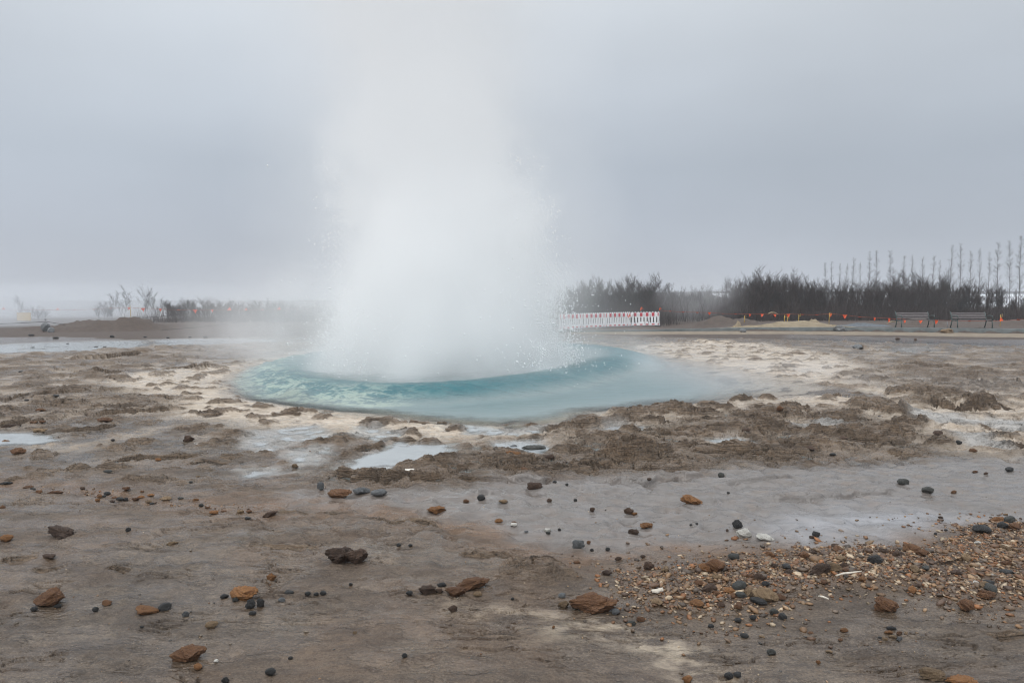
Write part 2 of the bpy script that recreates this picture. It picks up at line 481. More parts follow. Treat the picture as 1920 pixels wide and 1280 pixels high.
class MB:
    """Collects boxes and tubes; build() links them as ONE mesh object."""

    def __init__(s):
        s.bm = bmesh.new()

    def box(s, c, d, rot=None, bev=0.0):
        m = Matrix.Translation(Vector(c)) @ (rot.to_matrix().to_4x4() if rot else Matrix.Identity(4)) @ Matrix.Diagonal((d[0], d[1], d[2], 1))
        r = bmesh.ops.create_cube(s.bm, size=1.0, matrix=m)
        if bev:
            es = list({e for v in r['verts'] for e in v.link_edges})
            bmesh.ops.bevel(s.bm, geom=es, offset=bev, segments=2, affect='EDGES', profile=0.6)
        return s

    def tube(s, pts, rad, n=6, cap=True):
        pts = [Vector(p) for p in pts]
        rads = rad if isinstance(rad, (list, tuple)) else [rad] * len(pts)
        rings = []
        for i, p in enumerate(pts):
            t = (pts[min(i + 1, len(pts) - 1)] - pts[max(i - 1, 0)]).normalized()
            a = t.cross(Vector((0, 0, 1)) if abs(t.z) < 0.9 else Vector((1, 0, 0))).normalized()
            b = t.cross(a)
            rings.append([s.bm.verts.new(p + (a * math.cos(2 * math.pi * k / n) + b * math.sin(2 * math.pi * k / n)) * rads[i]) for k in range(n)])
        for q in range(len(rings) - 1):
            for k in range(n):
                s.bm.faces.new((rings[q][k], rings[q][(k + 1) % n], rings[q + 1][(k + 1) % n], rings[q + 1][k]))
        if cap:
            s.bm.faces.new(rings[0][::-1])
            s.bm.faces.new(rings[-1])
        return s

    def build(s, name, mat, parent=None, smooth=False):
        me = bpy.data.meshes.new(name)
        bmesh.ops.recalc_face_normals(s.bm, faces=s.bm.faces)
        s.bm.to_mesh(me)
        s.bm.free()
        if smooth:
            for p in me.polygons:
                p.use_smooth = True
        return link(name, me, mat, parent)


# ------------------------------------------------------------------ node helpers
class NT:
    def __init__(s, name):
        s.mat = bpy.data.materials.new(name)
        s.mat.use_nodes = True
        s.t = s.mat.node_tree
        s.t.nodes.clear()
        s.out = s.t.nodes.new('ShaderNodeOutputMaterial')

    def n(s, typ, **kw):
        nd = s.t.nodes.new('ShaderNode' + typ)
        for k, v in kw.items():
            if k in ('ins',):
                for i, val in v.items():
                    s.set(nd.inputs[i], val)
            else:
                setattr(nd, k, v)
        return nd

    def set(s, sock, val):
        if isinstance(val, bpy.types.NodeSocket):
            s.t.links.new(val, sock)
        elif isinstance(val, (tuple, list)) and len(val) == 3 and sock.type == 'RGBA':
            sock.default_value = (*val, 1)
        else:
            sock.default_value = val

    def math(s, op, a, b=0.0, c=None, clamp=False):
        nd = s.n('Math', operation=op, use_clamp=clamp)
        s.set(nd.inputs[0], a)
        s.set(nd.inputs[1], b)
        if c is not None:
            s.set(nd.inputs[2], c)
        return nd.outputs[0]

    def mix(s, f, a, b, blend='MIX'):
        nd = s.n('Mix', data_type='RGBA', blend_type=blend)
        s.set(nd.inputs[0], f)
        s.set(nd.inputs[6], a)
        s.set(nd.inputs[7], b)
        return nd.outputs[2]

    def fmix(s, f, a, b):
        nd = s.n('Mix', data_type='FLOAT')
        s.set(nd.inputs[0], f)
        s.set(nd.inputs[2], a)
        s.set(nd.inputs[3], b)
        return nd.outputs[0]

    def noise(s, vec, scale, detail=4.0, rough=0.55, dist=0.0):
        nd = s.n('TexNoise')
        if vec is not None:
            s.set(nd.inputs['Vector'], vec)
        nd.inputs['Scale'].default_value = scale
        nd.inputs['Detail'].default_value = detail
        nd.inputs['Roughness'].default_value = rough
        nd.inputs['Distortion'].default_value = dist
        return nd.outputs['Fac']

    def map(s, v, a, b, c=0.0, d=1.0, smooth=False):
        nd = s.n('MapRange', clamp=True, interpolation_type='SMOOTHSTEP' if smooth else 'LINEAR')
        for i, val in enumerate((v, a, b, c, d)):
            s.set(nd.inputs[i], val)
        return nd.outputs[0]

    def coord(s, which='Object', scale=None):
        o = s.n('TexCoord').outputs[which]
        if scale:
            m = s.n('Mapping')
            s.set(m.inputs['Vector'], o)
            m.inputs['Scale'].default_value = scale
            o = m.outputs[0]
        return o

    def bump(s, h, strength=0.5, dist=0.01, normal=None):
        b = s.n('Bump')
        b.inputs['Strength'].default_value = strength
        b.inputs['Distance'].default_value = dist
        s.set(b.inputs['Height'], h)
        if normal is not None:
            s.set(b.inputs['Normal'], normal)
        return b.outputs[0]

    def principled(s, color, rough=0.6, normal=None, spec=0.5, **kw):
        p = s.n('BsdfPrincipled')
        s.set(p.inputs['Base Color'], color)
        s.set(p.inputs['Roughness'], rough)
        s.set(p.inputs['Specular IOR Level'], spec)
        if normal is not None:
            s.set(p.inputs['Normal'], normal)
        for k, v in kw.items():
            s.set(p.inputs[k], v)
        s.t.links.new(p.outputs[0], s.out.inputs['Surface'])
        return p


def simple(name, c1, c2=None, rough=0.6, scale=6.0, bump=0.0, spec=0.5, bscale=None):
    m = NT(name)
    co = m.coord('Object')
    f = m.noise(co, scale, 5, 0.6)
    col = m.mix(m.map(f, 0.35, 0.65), c1, c2 or tuple(x * 0.75 for x in c1))
    nrm = m.bump(m.noise(co, bscale or scale * 4, 4, 0.6), 0.6, bump) if bump else None
    m.principled(col, rough, nrm, spec)
    return m.mat


# ------------------------------------------------------------------ materials
def ground_material():
    m = NT('sinter_ground')
    P = m.n('NewGeometry').outputs['Position']

    def mp(sx, sy, sz):
        k = m.n('Mapping')
        m.set(k.inputs['Vector'], P)
        k.inputs['Scale'].default_value = (sx, sy, sz)
        return k.outputs[0]
    A = m.n('Attribute', attribute_name='mask_a')
    sa = m.n('SeparateColor')
    m.set(sa.inputs[0], A.outputs['Color'])
    pale, rust, film = sa.outputs
    B = m.n('Attribute', attribute_name='mask_b')
    sb = m.n('SeparateColor')
    m.set(sb.inputs[0], B.outputs['Color'])
    brown, soil, near = sb.outputs
    Cc = m.n('Attribute', attribute_name='mask_c')
    sc_ = m.n('SeparateColor')
    m.set(sc_.inputs[0], Cc.outputs['Color'])
    pud, grav, film_sheen = sc_.outputs
    big = m.noise(mp(0.8, 1.1, 1), 1.0, 5, 0.6)
    med = m.noise(mp(4, 7, 6), 1.0, 6, 0.62)
    strk = m.noise(mp(5, 15, 20), 1.0, 6, 0.65, 0.3)
    fin = m.noise(mp(34, 50, 50), 1.0, 5, 0.65)
    spk = m.noise(mp(90, 110, 110), 1.0, 3, 0.6)
    # near slab: grey brown
    c = m.mix(m.map(big, 0.35, 0.65), (0.168, 0.131, 0.100), (0.116, 0.091, 0.073))
    c = m.mix(m.map(strk, 0.44, 0.62), c, (0.070, 0.051, 0.038))
    c = m.mix(m.math('MULTIPLY', m.map(med, 0.52, 0.72), 0.55), c, (0.24, 0.195, 0.15))
    c = m.mix(m.math('MULTIPLY', m.map(fin, 0.50, 0.64), 0.75), c, (0.058, 0.046, 0.038))
    c = m.mix(m.math('MULTIPLY', m.map(spk, 0.56, 0.67), 0.5), c, (0.27, 0.225, 0.18))
    c = m.mix(m.math('MULTIPLY', m.map(spk, 0.46, 0.36), 0.7), c, (0.062, 0.048, 0.038))
    # warm iron stain
    c = m.mix(m.math('MULTIPLY', rust, m.map(med, 0.34, 0.62, 0.1, 0.75)), c, (0.225, 0.130, 0.074))
    # pale veins on the near slab
    vein = m.noise(mp(1.5, 2.4, 2), 1.0, 6, 0.6, 0.6)
    vm = m.math('SUBTRACT', 1.0, m.map(m.math('ABSOLUTE', m.math('SUBTRACT', vein, 0.52)), 0.0, 0.035))
    c = m.mix(m.math('MULTIPLY', near, m.map(med, 0.46, 0.60, 0.0, 0.85)), c, (0.46, 0.40, 0.33))
    c = m.mix(1.0, c, (0.81, 0.755, 0.675), 'MULTIPLY')
    # silica flats
    pm = m.math('MULTIPLY', pale, m.map(big, 0.25, 0.6, 0.75, 1.0))
    pc = m.mix(m.map(med, 0.35, 0.65), (0.60, 0.515, 0.42), (0.48, 0.385, 0.29))
    pc = m.mix(m.math('MULTIPLY', m.map(strk, 0.50, 0.70), 0.6), pc, (0.33, 0.24, 0.17))
    c = m.mix(pm, c, pc)
    # brown lumps; on ledge edges this also paints the undercut shade
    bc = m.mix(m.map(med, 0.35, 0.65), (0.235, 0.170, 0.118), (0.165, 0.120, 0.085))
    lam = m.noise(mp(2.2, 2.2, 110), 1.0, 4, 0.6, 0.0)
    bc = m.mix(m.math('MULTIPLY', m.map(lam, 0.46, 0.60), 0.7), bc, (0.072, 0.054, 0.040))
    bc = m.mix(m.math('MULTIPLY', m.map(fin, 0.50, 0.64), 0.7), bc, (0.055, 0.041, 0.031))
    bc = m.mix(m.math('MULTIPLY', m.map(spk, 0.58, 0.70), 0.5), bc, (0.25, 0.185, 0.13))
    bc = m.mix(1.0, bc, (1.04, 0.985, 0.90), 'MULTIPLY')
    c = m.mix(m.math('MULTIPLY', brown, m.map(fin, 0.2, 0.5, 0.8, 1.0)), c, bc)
    # silt film, then a bluish sky sheen painted into its colour
    fc = m.mix(m.map(strk, 0.35, 0.65), (0.195, 0.178, 0.168), (0.140, 0.126, 0.117))
    fc = m.mix(m.math('MULTIPLY', m.map(med, 0.50, 0.68), 0.6), fc, (0.165, 0.125, 0.10))
    c = m.mix(m.math('MULTIPLY', film, 0.8), c, fc)
    c = m.mix(m.math('MULTIPLY', film_sheen, m.map(med, 0.3, 0.6, 0.2, 0.7)), c, (0.32, 0.325, 0.345))
    c = m.mix(m.math('MULTIPLY', pud, 0.8), c, (0.42, 0.40, 0.375))
    # dry soil
    so = m.mix(m.map(med, 0.35, 0.65), (0.088, 0.061, 0.046), (0.056, 0.040, 0.032))
    so = m.mix(m.math('MULTIPLY', m.map(fin, 0.5, 0.7), 0.6), so, (0.13, 0.10, 0.075))
    c = m.mix(soil, c, so)
    c = m.mix(m.math('MULTIPLY', grav, 0.9), c, m.mix(m.map(fin, 0.4, 0.6), (0.125, 0.080, 0.050), (0.075, 0.048, 0.032)))
    # roughness: thin film of water in places
    wet = m.noise(mp(1.6, 3.6, 2), 1.0, 5, 0.6)
    r = m.map(wet, 0.40, 0.62, 0.30, 0.60)
    wm = m.math('MULTIPLY', m.map(wet, 0.56, 0.46, 0.0, 1.0, True), m.math('SUBTRACT', 1.0, m.math('MULTIPLY', brown, 0.35)))
    wm = m.math('MULTIPLY', wm, m.math('SUBTRACT', 1.0, soil))
    r = m.fmix(m.math('MULTIPLY', wm, 0.85), r, 0.10)
    r = m.math('ADD', r, m.math('MULTIPLY', brown, 0.10))
    r = m.fmix(film, r, m.map(wet, 0.35, 0.6, 0.10, 0.34))
    r = m.fmix(soil, r, 0.85)
    r = m.fmix(pud, r, 0.2)
    h1 = m.math('ADD', m.math('MULTIPLY', strk, 1.0), m.math('MULTIPLY', fin, 0.55))
    h1 = m.math('ADD', h1, m.math('MULTIPLY', spk, 0.22))
    amp = m.math('MULTIPLY', m.math('ADD', 0.6, m.math('MULTIPLY', brown, 1.0)), m.math('SUBTRACT', 1.0, m.math('MULTIPLY', film, 0.75)))
    h1 = m.math('ADD', h1, m.math('MULTIPLY', m.math('MULTIPLY', lam, brown), -0.9))
    amp = m.math('MULTIPLY', amp, m.math('SUBTRACT', 1.0, m.math('MULTIPLY', wm, 0.62)))
    h1 = m.math('MULTIPLY', h1, amp)
    nrm = m.bump(h1, 1.0, 0.045)
    m.principled(c, r, nrm, 0.5)
    return m.mat


def water_material():
    m = NT('pool_water')
    A = m.n('Attribute', attribute_name='water')
    s = m.n('SeparateColor')
    m.set(s.inputs[0], A.outputs['Color'])
    op, teal, foam = s.outputs
    B = m.n('Attribute', attribute_name='water_b')
    s2 = m.n('SeparateColor')
    m.set(s2.inputs[0], B.outputs['Color'])
    ochre, rip, blue = s2.outputs
    P = m.n('NewGeometry').outputs['Position']

    def mp(sx, sy, sz):
        k = m.n('Mapping')
        m.set(k.inputs['Vector'], P)
        k.inputs['Scale'].default_value = (sx, sy, sz)
        return k.outputs[0]
    n1 = m.noise(mp(2.0, 3.2, 6), 1.0, 5, 0.6, 0.4)
    n2 = m.noise(mp(7, 16, 12), 1.0, 5, 0.65, 0.4)
    tl = m.mix(m.map(n1, 0.35, 0.65), (0.020, 0.125, 0.150), (0.042, 0.172, 0.195))
    c = m.mix(teal, (0.25, 0.30, 0.30), tl)
    c = m.mix(blue, c, (0.46, 0.485, 0.50))
    c = m.mix(ochre, c, (0.44, 0.37, 0.245))
    fm = m.math('MULTIPLY', foam, m.map(m.math('ADD', m.math('MULTIPLY', n2, 0.5), m.math('MULTIPLY', n1, 0.5)), 0.47, 0.545, 0, 0.62, True))
    c = m.mix(fm, c, (0.44, 0.51, 0.43))
    w1 = m.noise(mp(3.0, 6.5, 3), 1.0, 4, 0.6)
    w2 = m.noise(mp(11, 20, 10), 1.0, 3, 0.6)
    hgt = m.math('ADD', w1, m.math('MULTIPLY', w2, 0.35))
    nrm = m.bump(m.math('MULTIPLY', hgt, rip), 1.0, 0.05)
    dif = m.n('BsdfDiffuse')
    m.set(dif.inputs['Color'], c)
    m.set(dif.inputs['Normal'], nrm)
    tr = m.n('BsdfTransparent')
    gl = m.n('BsdfGlossy')
    gl.inputs['Roughness'].default_value = 0.06
    m.set(gl.inputs['Normal'], nrm)
    fr = m.n('Fresnel')
    fr.inputs['IOR'].default_value = 1.33
    m.set(fr.inputs['Normal'], nrm)
    m1 = m.n('MixShader')
    m.set(m1.inputs[0], m.math('MAXIMUM', op, m.math('MULTIPLY', fm, 0.9)))
    m.set(m1.inputs[1], tr.outputs[0])
    m.set(m1.inputs[2], dif.outputs[0])
    m2 = m.n('MixShader')
    m.set(m2.inputs[0], m.math('MULTIPLY', fr.outputs[0], 0.62))
    m.set(m2.inputs[1], m1.outputs[0])
    m.set(m2.inputs[2], gl.outputs[0])
    m.t.links.new(m2.outputs[0], m.out.inputs['Surface'])
    return m.mat


def stone_material(name, c1, c2, c3, rough=0.7, b=0.02, scale=5.0):
    m = NT(name)
    co = m.n('TexCoord').outputs['Object']
    oi = m.n('ObjectInfo')
    add = m.n('VectorMath', operation='ADD')
    m.set(add.inputs[0], co)
    m.set(add.inputs[1], m.math('MULTIPLY', oi.outputs['Random'], 50.0))
    v = add.outputs[0]
    a = m.noise(v, scale, 5, 0.6)
    f = m.noise(v, scale * 5, 4, 0.65)
    c = m.mix(m.map(a, 0.35, 0.65), c1, c2)
    c = m.mix(m.math('MULTIPLY', m.map(f, 0.50, 0.68), 0.7), c, c3)
    hs = m.n('HueSaturation')
    m.set(hs.inputs['Value'], m.map(oi.outputs['Random'], 0, 1, 0.75, 1.25))
    m.set(hs.inputs['Color'], c)
    nrm = m.bump(f, 0.9, b)
    m.principled(hs.outputs[0], rough, nrm, 0.5)
    return m.mat


M_GROUND = ground_material()
M_WATER = water_material()
STONE = {
    'rust': stone_material('rust_stone', (0.36, 0.175, 0.078), (0.24, 0.115, 0.056), (0.085, 0.045, 0.027), 0.65, 0.10),
    'orange': stone_material('orange_stone', (0.54, 0.255, 0.092), (0.37, 0.165, 0.064), (0.17, 0.080, 0.038), 0.65, 0.10),
    'brown': stone_material('brown_stone', (0.185, 0.110, 0.070), (0.120, 0.073, 0.050), (0.050, 0.033, 0.025), 0.6, 0.10),
    'dark': stone_material('dark_stone', (0.034, 0.033, 0.032), (0.024, 0.023, 0.023), (0.055, 0.053, 0.050), 0.55, 0.02, 3.0),
    'olive': stone_material('olive_stone', (0.060, 0.060, 0.052), (0.042, 0.042, 0.037), (0.022, 0.022, 0.02), 0.55, 0.02, 3.0),
    'grey': stone_material('grey_stone', (0.24, 0.245, 0.25), (0.15, 0.155, 0.16), (0.075, 0.075, 0.08), 0.5, 0.04),
    'tan': stone_material('tan_stone', (0.44, 0.30, 0.17), (0.30, 0.195, 0.11), (0.14, 0.09, 0.058), 0.7, 0.05),
    'white': stone_material('white_stone', (0.90, 0.87, 0.80), (0.82, 0.78, 0.70), (0.58, 0.52, 0.44), 0.6, 0.02),
    'bone': stone_material('bleached_wood', (0.56, 0.51, 0.43), (0.47, 0.42, 0.35), (0.33, 0.28, 0.22), 0.7, 0.02),
    'red': stone_material('red_plastic', (0.55, 0.06, 0.035), (0.45, 0.05, 0.03), (0.5, 0.2, 0.15), 0.4, 0.01),
}
M_BARK = simple('bark', (0.040, 0.033, 0.030), (0.024, 0.020, 0.019), 0.85, 5)
M_TWIG = simple('twigs', (0.046, 0.037, 0.034), (0.030, 0.025, 0.023), 0.85, 3)
M_TWIG_R = simple('reddish_twigs', (0.060, 0.041, 0.036), (0.036, 0.026, 0.024), 0.85, 3)
M_POPLAR = simple('poplar_bark', (0.105, 0.092, 0.082), (0.06, 0.052, 0.047), 0.8, 4)
M_WHITE = simple('white_plastic', (0.90, 0.90, 0.90), (0.84, 0.84, 0.85), 0.4, 3)
M_REDREF = simple('red_reflector', (0.62, 0.025, 0.05), (0.52, 0.02, 0.04), 0.35, 4)
M_GREYPL = simple('grey_plastic', (0.74, 0.75, 0.77), (0.66, 0.67, 0.69), 0.45, 4)
M_FOOT = simple('dark_rubber', (0.035, 0.034, 0.038), None, 0.7, 5)
M_METAL = simple('galvanised_metal', (0.30, 0.31, 0.32), (0.20, 0.21, 0.22), 0.45, 10)
M_GREENMETAL = simple('green_painted_iron', (0.055, 0.085, 0.075), (0.03, 0.05, 0.045), 0.5, 10)
M_SLAT = simple('weathered_wood', (0.165, 0.145, 0.145), (0.11, 0.095, 0.095), 0.65, 8)
M_ORANGE = simple('orange_fabric', (0.85, 0.12, 0.015), (0.70, 0.07, 0.01), 0.6, 3)
M_REDCORD = simple('red_cord', (0.42, 0.09, 0.04), None, 0.7, 3)
M_CABLE = simple('dark_cable', (0.03, 0.028, 0.027), None, 0.6, 3)
M_YELLOW = simple('yellow_paint', (0.55, 0.36, 0.045), (0.42, 0.28, 0.05), 0.5, 6)
M_SIGN = simple('yellow_sign', (0.66, 0.44, 0.12), (0.58, 0.40, 0.12), 0.5, 2)
M_KERB = simple('kerb_concrete', (0.135, 0.145, 0.142), (0.085, 0.095, 0.093), 0.75, 3, 0.01)
M_PATH = simple('gravel_path', (0.255, 0.200, 0.140), (0.165, 0.130, 0.095), 0.9, 2.5, 0.02, bscale=30)
M_SAND = simple('yellow_sand', (0.275, 0.22, 0.145), (0.215, 0.17, 0.11), 0.9, 5, 0.02)
M_BLUEGRAVEL = simple('grey_gravel', (0.135, 0.15, 0.165), (0.07, 0.08, 0.09), 0.85, 12, 0.03)
M_SNOW = simple('snow', (0.85, 0.87, 0.90), (0.80, 0.82, 0.86), 0.7, 0.05)
M_HILL = simple('dark_hill', (0.075, 0.062, 0.060), (0.05, 0.043, 0.042), 0.9, 0.03)
M_STRAW = simple('dry_straw', (0.42, 0.34, 0.22), (0.3, 0.24, 0.15), 0.8, 4)

# ------------------------------------------------------------------ ground sheet
V_rows = np.concatenate([np.arange(1500, 1300, -12), np.arange(1300, 940, -0.80), np.arange(940, 690, -0.45), np.arange(690, 622, -0.55), np.arange(622, 574, -0.8)])
r_near = np.array([0.15, 0.4, 0.7, 1.0, 1.25])
r_rows = np.array([on_plane(960, v)[1] for v in V_rows])
r_far = np.array([185, 220, 280, 360, 480, 640, 850])
r_all = np.concatenate([r_near, r_rows[r_rows > 1.35], r_far])
u_dense = np.concatenate([np.arange(-2100, -1040, 5.0), np.arange(-1040, 1041, 1.35), np.arange(1045, 2101, 5.0)]) / F
th_d = np.arctan(u_dense)
th_side = np.linspace(th_d[-1], 2 * math.pi + th_d[0], 120)[1:-1]
th_all = np.concatenate([th_d, th_side])
TT, RR = np.meshgrid(th_all, r_all)
GXX = RR * np.sin(TT)
GYY = RR * np.cos(TT)
# planar rows in front: constant y keeps rows parallel to the picture rows
front = np.cos(TT) > 0.5
kf = np.where(front, 1.0 / np.maximum(np.cos(TT), 0.5), 1.0 / 0.5)
GXX, GYY = GXX * kf, GYY * kf
shape = GXX.shape
T = terrain(GXX.ravel(), GYY.ravel())
nR, nT = shape
idx = np.arange(nR * nT).reshape(nR, nT)
nxt = np.roll(idx, -1, axis=1)
quads = np.stack([idx[:-1].ravel(), nxt[:-1].ravel(), nxt[1:].ravel(), idx[1:].ravel()], 1)[:, ::-1]
verts = np.stack([GXX.ravel(), GYY.ravel(), T['z']], 1)
me = np_mesh('ground', verts, quads)
one = np.ones(len(verts))
col_attr(me, 'mask_a', np.stack([T['pale'], T['rust'], T['film'], one], 1))
vd, _, vp = dline(verts[:, 0] + 0.10 * T['m1'], verts[:, 1] + 0.12 * T['n1'], VEIN)
vein = sst(0.22, 0.02, vd) * np.clip(0.4 + vp, 0, 1)
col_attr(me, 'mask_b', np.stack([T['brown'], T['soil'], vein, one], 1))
col_attr(me, 'mask_c', np.stack([T['pud'], T['gravel'], T['film_sheen'], one], 1))
tag(link('ground', me, M_GROUND), kind='structure')

# ------------------------------------------------------------------ water sheet (pool, dome of the eruption, puddles)
v_w = np.concatenate([np.arange(905, 800, -1.6), np.arange(800, 640, -1.0), np.arange(640, 626, -0.7)])
y_w = np.array([on_plane(960, v)[1] for v in v_w])
u_w = np.arange(-1400, 1401, 2.2) / F
UU, YY = np.meshgrid(u_w, y_w)
WX, WY = UU * YY, YY
TW = terrain(WX.ravel(), WY.ravel())
sd = TW['s_dome']
wx_, wy_ = WX.ravel(), WY.ravel()
tw1 = fbm(wx_ * 1.1, wy_ * 1.6, 4, 31)
tw2 = fbm(wx_ * 3.2, wy_ * 5.0, 4, 32)
left = sst(-0.6, -3.6, wx_)
sdw = sd + 0.22 * tw1 * (0.4 + left) + 0.1 * tw2 * left
crest = 0.225 * (sst(0.0, 1.15, sdw) - 0.42 * sst(1.15, 2.1, sdw))
inside = sst(0, 0.5, sd)
wz = crest + inside * (0.022 * tw2 * (0.6 + 1.3 * left) + 0.02 * tw1) + 0.004 * tw2 * sst(0, .6, TW['s_pool'])
depth = wz - TW['z']
rightp = sst(2.2, 5.2, wx_)
milk = sst(-0.1, 0.9 + 1.6 * sst(2.0, 4.0, wx_), TW['s_pool'])
opac = np.clip(sst(0.0, 0.13, depth) * 0.62 + milk * 0.5, 0, 0.97) * sst(0.0, 0.03, depth)
opac = np.maximum(opac, 0.72 * TW['pud'] * sst(0.004, 0.022, depth))
tailx = sst(2.6, 5.6, wx_) * sst(0.2, -0.2, sd)
opac = opac * (1 - 0.85 * tailx)
teal = sst(0.10, 0.85, sd) * (1 - 0.30 * left) * (1 - 0.80 * sst(1.15, 1.9, sdw))  # paler behind the crest: aerated water, plus steam and reflection painted in
teal = np.clip(np.maximum(teal, 0.30 * sst(0.15, 1.6, TW['s_pool']) * (1 - rightp) * sst(0.5, 0.0, sd)), 0, 1)
foam = np.clip(left * sst(-0.05, 0.25, sd) * sst(1.5, 0.5, sd) + 0.5 * sst(-1.2, -2.2, wx_) * sst(0, .2, sd) * sst(1.5, .4, sd), 0, 1)
ochre = np.exp(-((TW['s_pool'] - 0.12) / 0.22) ** 2) * sst(-2.6, -1.2, wx_) * sst(2.0, 0.3, wx_) * 0.75
blue = np.maximum(TW['pud'] * sst(0.3, -0.1, TW['s_pool']), rightp * 0.8 * sst(0.0, 1.0, TW['s_pool']) * sst(0.4, -0.2, sd))
ripm = 0.18 + 0.82 * inside
nRw, nTw = WX.shape
iw = np.arange(nRw * nTw).reshape(nRw, nTw)
qw = np.stack([iw[:-1, :-1].ravel(), iw[:-1, 1:].ravel(), iw[1:, 1:].ravel(), iw[1:, :-1].ravel()], 1)
keep = (depth[qw] > -0.012).any(1)
qw = qw[keep]
used = np.unique(qw)
remap = np.full(nRw * nTw, -1)
remap[used] = np.arange(len(used))
me = np_mesh('water', np.stack([wx_, wy_, wz], 1)[used], remap[qw])
col_attr(me, 'water', np.stack([opac, teal, foam, np.ones_like(opac)], 1)[used])
col_attr(me, 'water_b', np.stack([ochre, ripm, blue, np.ones_like(opac)], 1)[used])
tag(link('water', me, M_WATER), kind='structure')

# ------------------------------------------------------------------ far land
def strip(name, rows, mat, kind='structure'):
    """rows: list of polylines (same length) joined into a sheet."""
    V = [p for r_ in rows for p in r_]
    n = len(rows[0])
    Q = [(i * n + k, i * n + k + 1, (i + 1) * n + k + 1, (i + 1) * n + k) for i in range(len(rows) - 1) for k in range(n - 1)]
    o = link(name, np_mesh(name, V, Q), mat)
    tag(o, kind=kind)
    return o


def ridge_line(x0, x1, d, zfun, n=80):
    return [(x, d, zfun(x)) for x in np.linspace(x0, x1, n)]


# snowy slope beyond the trees on the right, dark low hill over it, far misty hills on the left
pn = lambda x, s, k: float(perlin(np.array([x * s]), np.array([k * 1.7]), k)[0])
strip('snow_field', [ridge_line(60, 420, 170, lambda x: -1.1), ridge_line(60, 420, 172, lambda x: 0.15 + 0.25 * pn(x, 0.06, 3)),
                     ridge_line(62, 420, 215, lambda x: 3.4 + 0.3 * pn(x, 0.03, 4)), ridge_line(62, 420, 222, lambda x: 3.2)], M_SNOW)
strip('hills', [ridge_line(-700, 700, 300, lambda x: -2.0, 160), ridge_line(-700, 700, 330, lambda x: 1.0 + 4.6 * float(sst(20, 90, x)) + 0.7 * pn(x, 0.012, 5) + 0.4 * pn(x, 0.05, 6), 160),
                ridge_line(-700, 700, 430, lambda x: 1.2 + 5.5 * float(sst(20, 90, x)) + 0.6 * pn(x, 0.01, 7), 160), ridge_line(-700, 700, 520, lambda x: -2.0, 160)], M_HILL)

# ------------------------------------------------------------------ kerb, path and walkway on the right
kx = np.linspace(0.7, 40, 140)
KP = np.array(KERB)
ky = np.interp(kx, KP[:, 0], KP[:, 1])
kh = np.interp(kx, KP[:, 0], KERB_H)
gzk = terrain(kx, ky - 0.25)['z']
V, Q = [], []
for i in range(len(kx)):
    for dy, dz in ((0, -0.12), (0, kh[i] - 0.02), (0.02, kh[i]), (0.20, kh[i] + 0.002), (0.22, kh[i] - 0.02), (0.22, -0.12)):
        V.append((kx[i], ky[i] + dy, dz + 0.02 + 0.012 * pn(kx[i], 1.3, 2)))
for i in range(len(kx) - 1):
    for k in range(5):
        Q.append((i * 6 + k, (i + 1) * 6 + k, (i + 1) * 6 + k + 1, i * 6 + k + 1))
tag(link('kerb', np_mesh('kerb', V, Q, False), M_KERB), kind='structure')

px_ = np.linspace(2.6, 46, 120)
pyf = np.interp(px_, KP[:, 0], KP[:, 1])
rows = []
for k in range(9):
    t = k / 8.0
    yy = pyf - 0.03 - t * (np.interp(px_, [2.6, 6, 20], [1.3, 2.6, 3.9]) + 0.4 * np.array([pn(x, 0.4, 8) for x in px_])) 
    zz_ = terrain(px_, yy)['z'] + 0.012 * (1 - t) + 0.004 + 0.008 * fbm(px_ * 2, yy * 3, 3, 55)
    rows.append(list(zip(px_, yy, zz_)))
strip('path', rows, M_PATH)


def heap(name, c, rx, ry, h, mat, label, cat, seed, ang=0.0, sharp=1.0, kind=None):
    n = 44
    g = np.linspace(-1.25, 1.25, n)
    X, Y = np.meshgrid(g, g)
    q = np.hypot(X, Y) + 0.30 * fbm(X * 1.6, Y * 1.6, 3, seed) + 0.12 * fbm(X * 5, Y * 5, 2, seed + 1)
    Z = h * (sst(1.05, 0.0, q) ** sharp) * (1 + 0.35 * fbm(X * 3, Y * 3, 4, seed + 2)) + 0.015 * fbm(X * 8, Y * 8, 2, seed + 3) * sst(1.05, .8, q) - 0.05 * sst(0.9, 1.1, q)
    ca, sa_ = math.cos(ang), math.sin(ang)
    xx, yy = X * rx, Y * ry
    V = np.stack([(xx * ca - yy * sa_).ravel(), (xx * sa_ + yy * ca).ravel(), Z.ravel()], 1)
    ii = np.arange(n * n).reshape(n, n)
    Q = np.stack([ii[:-1, :-1].ravel(), ii[:-1, 1:].ravel(), ii[1:, 1:].ravel(), ii[1:, :-1].ravel()], 1)
    o = link(name, np_mesh(name, V, Q), mat)
    o.location = c
    tag(o, label, cat, kind=kind)
    return o


def gpt(px, py, d):
    x, y, z = at_depth(px, py, d)
    return (x, y, gz(x, y))


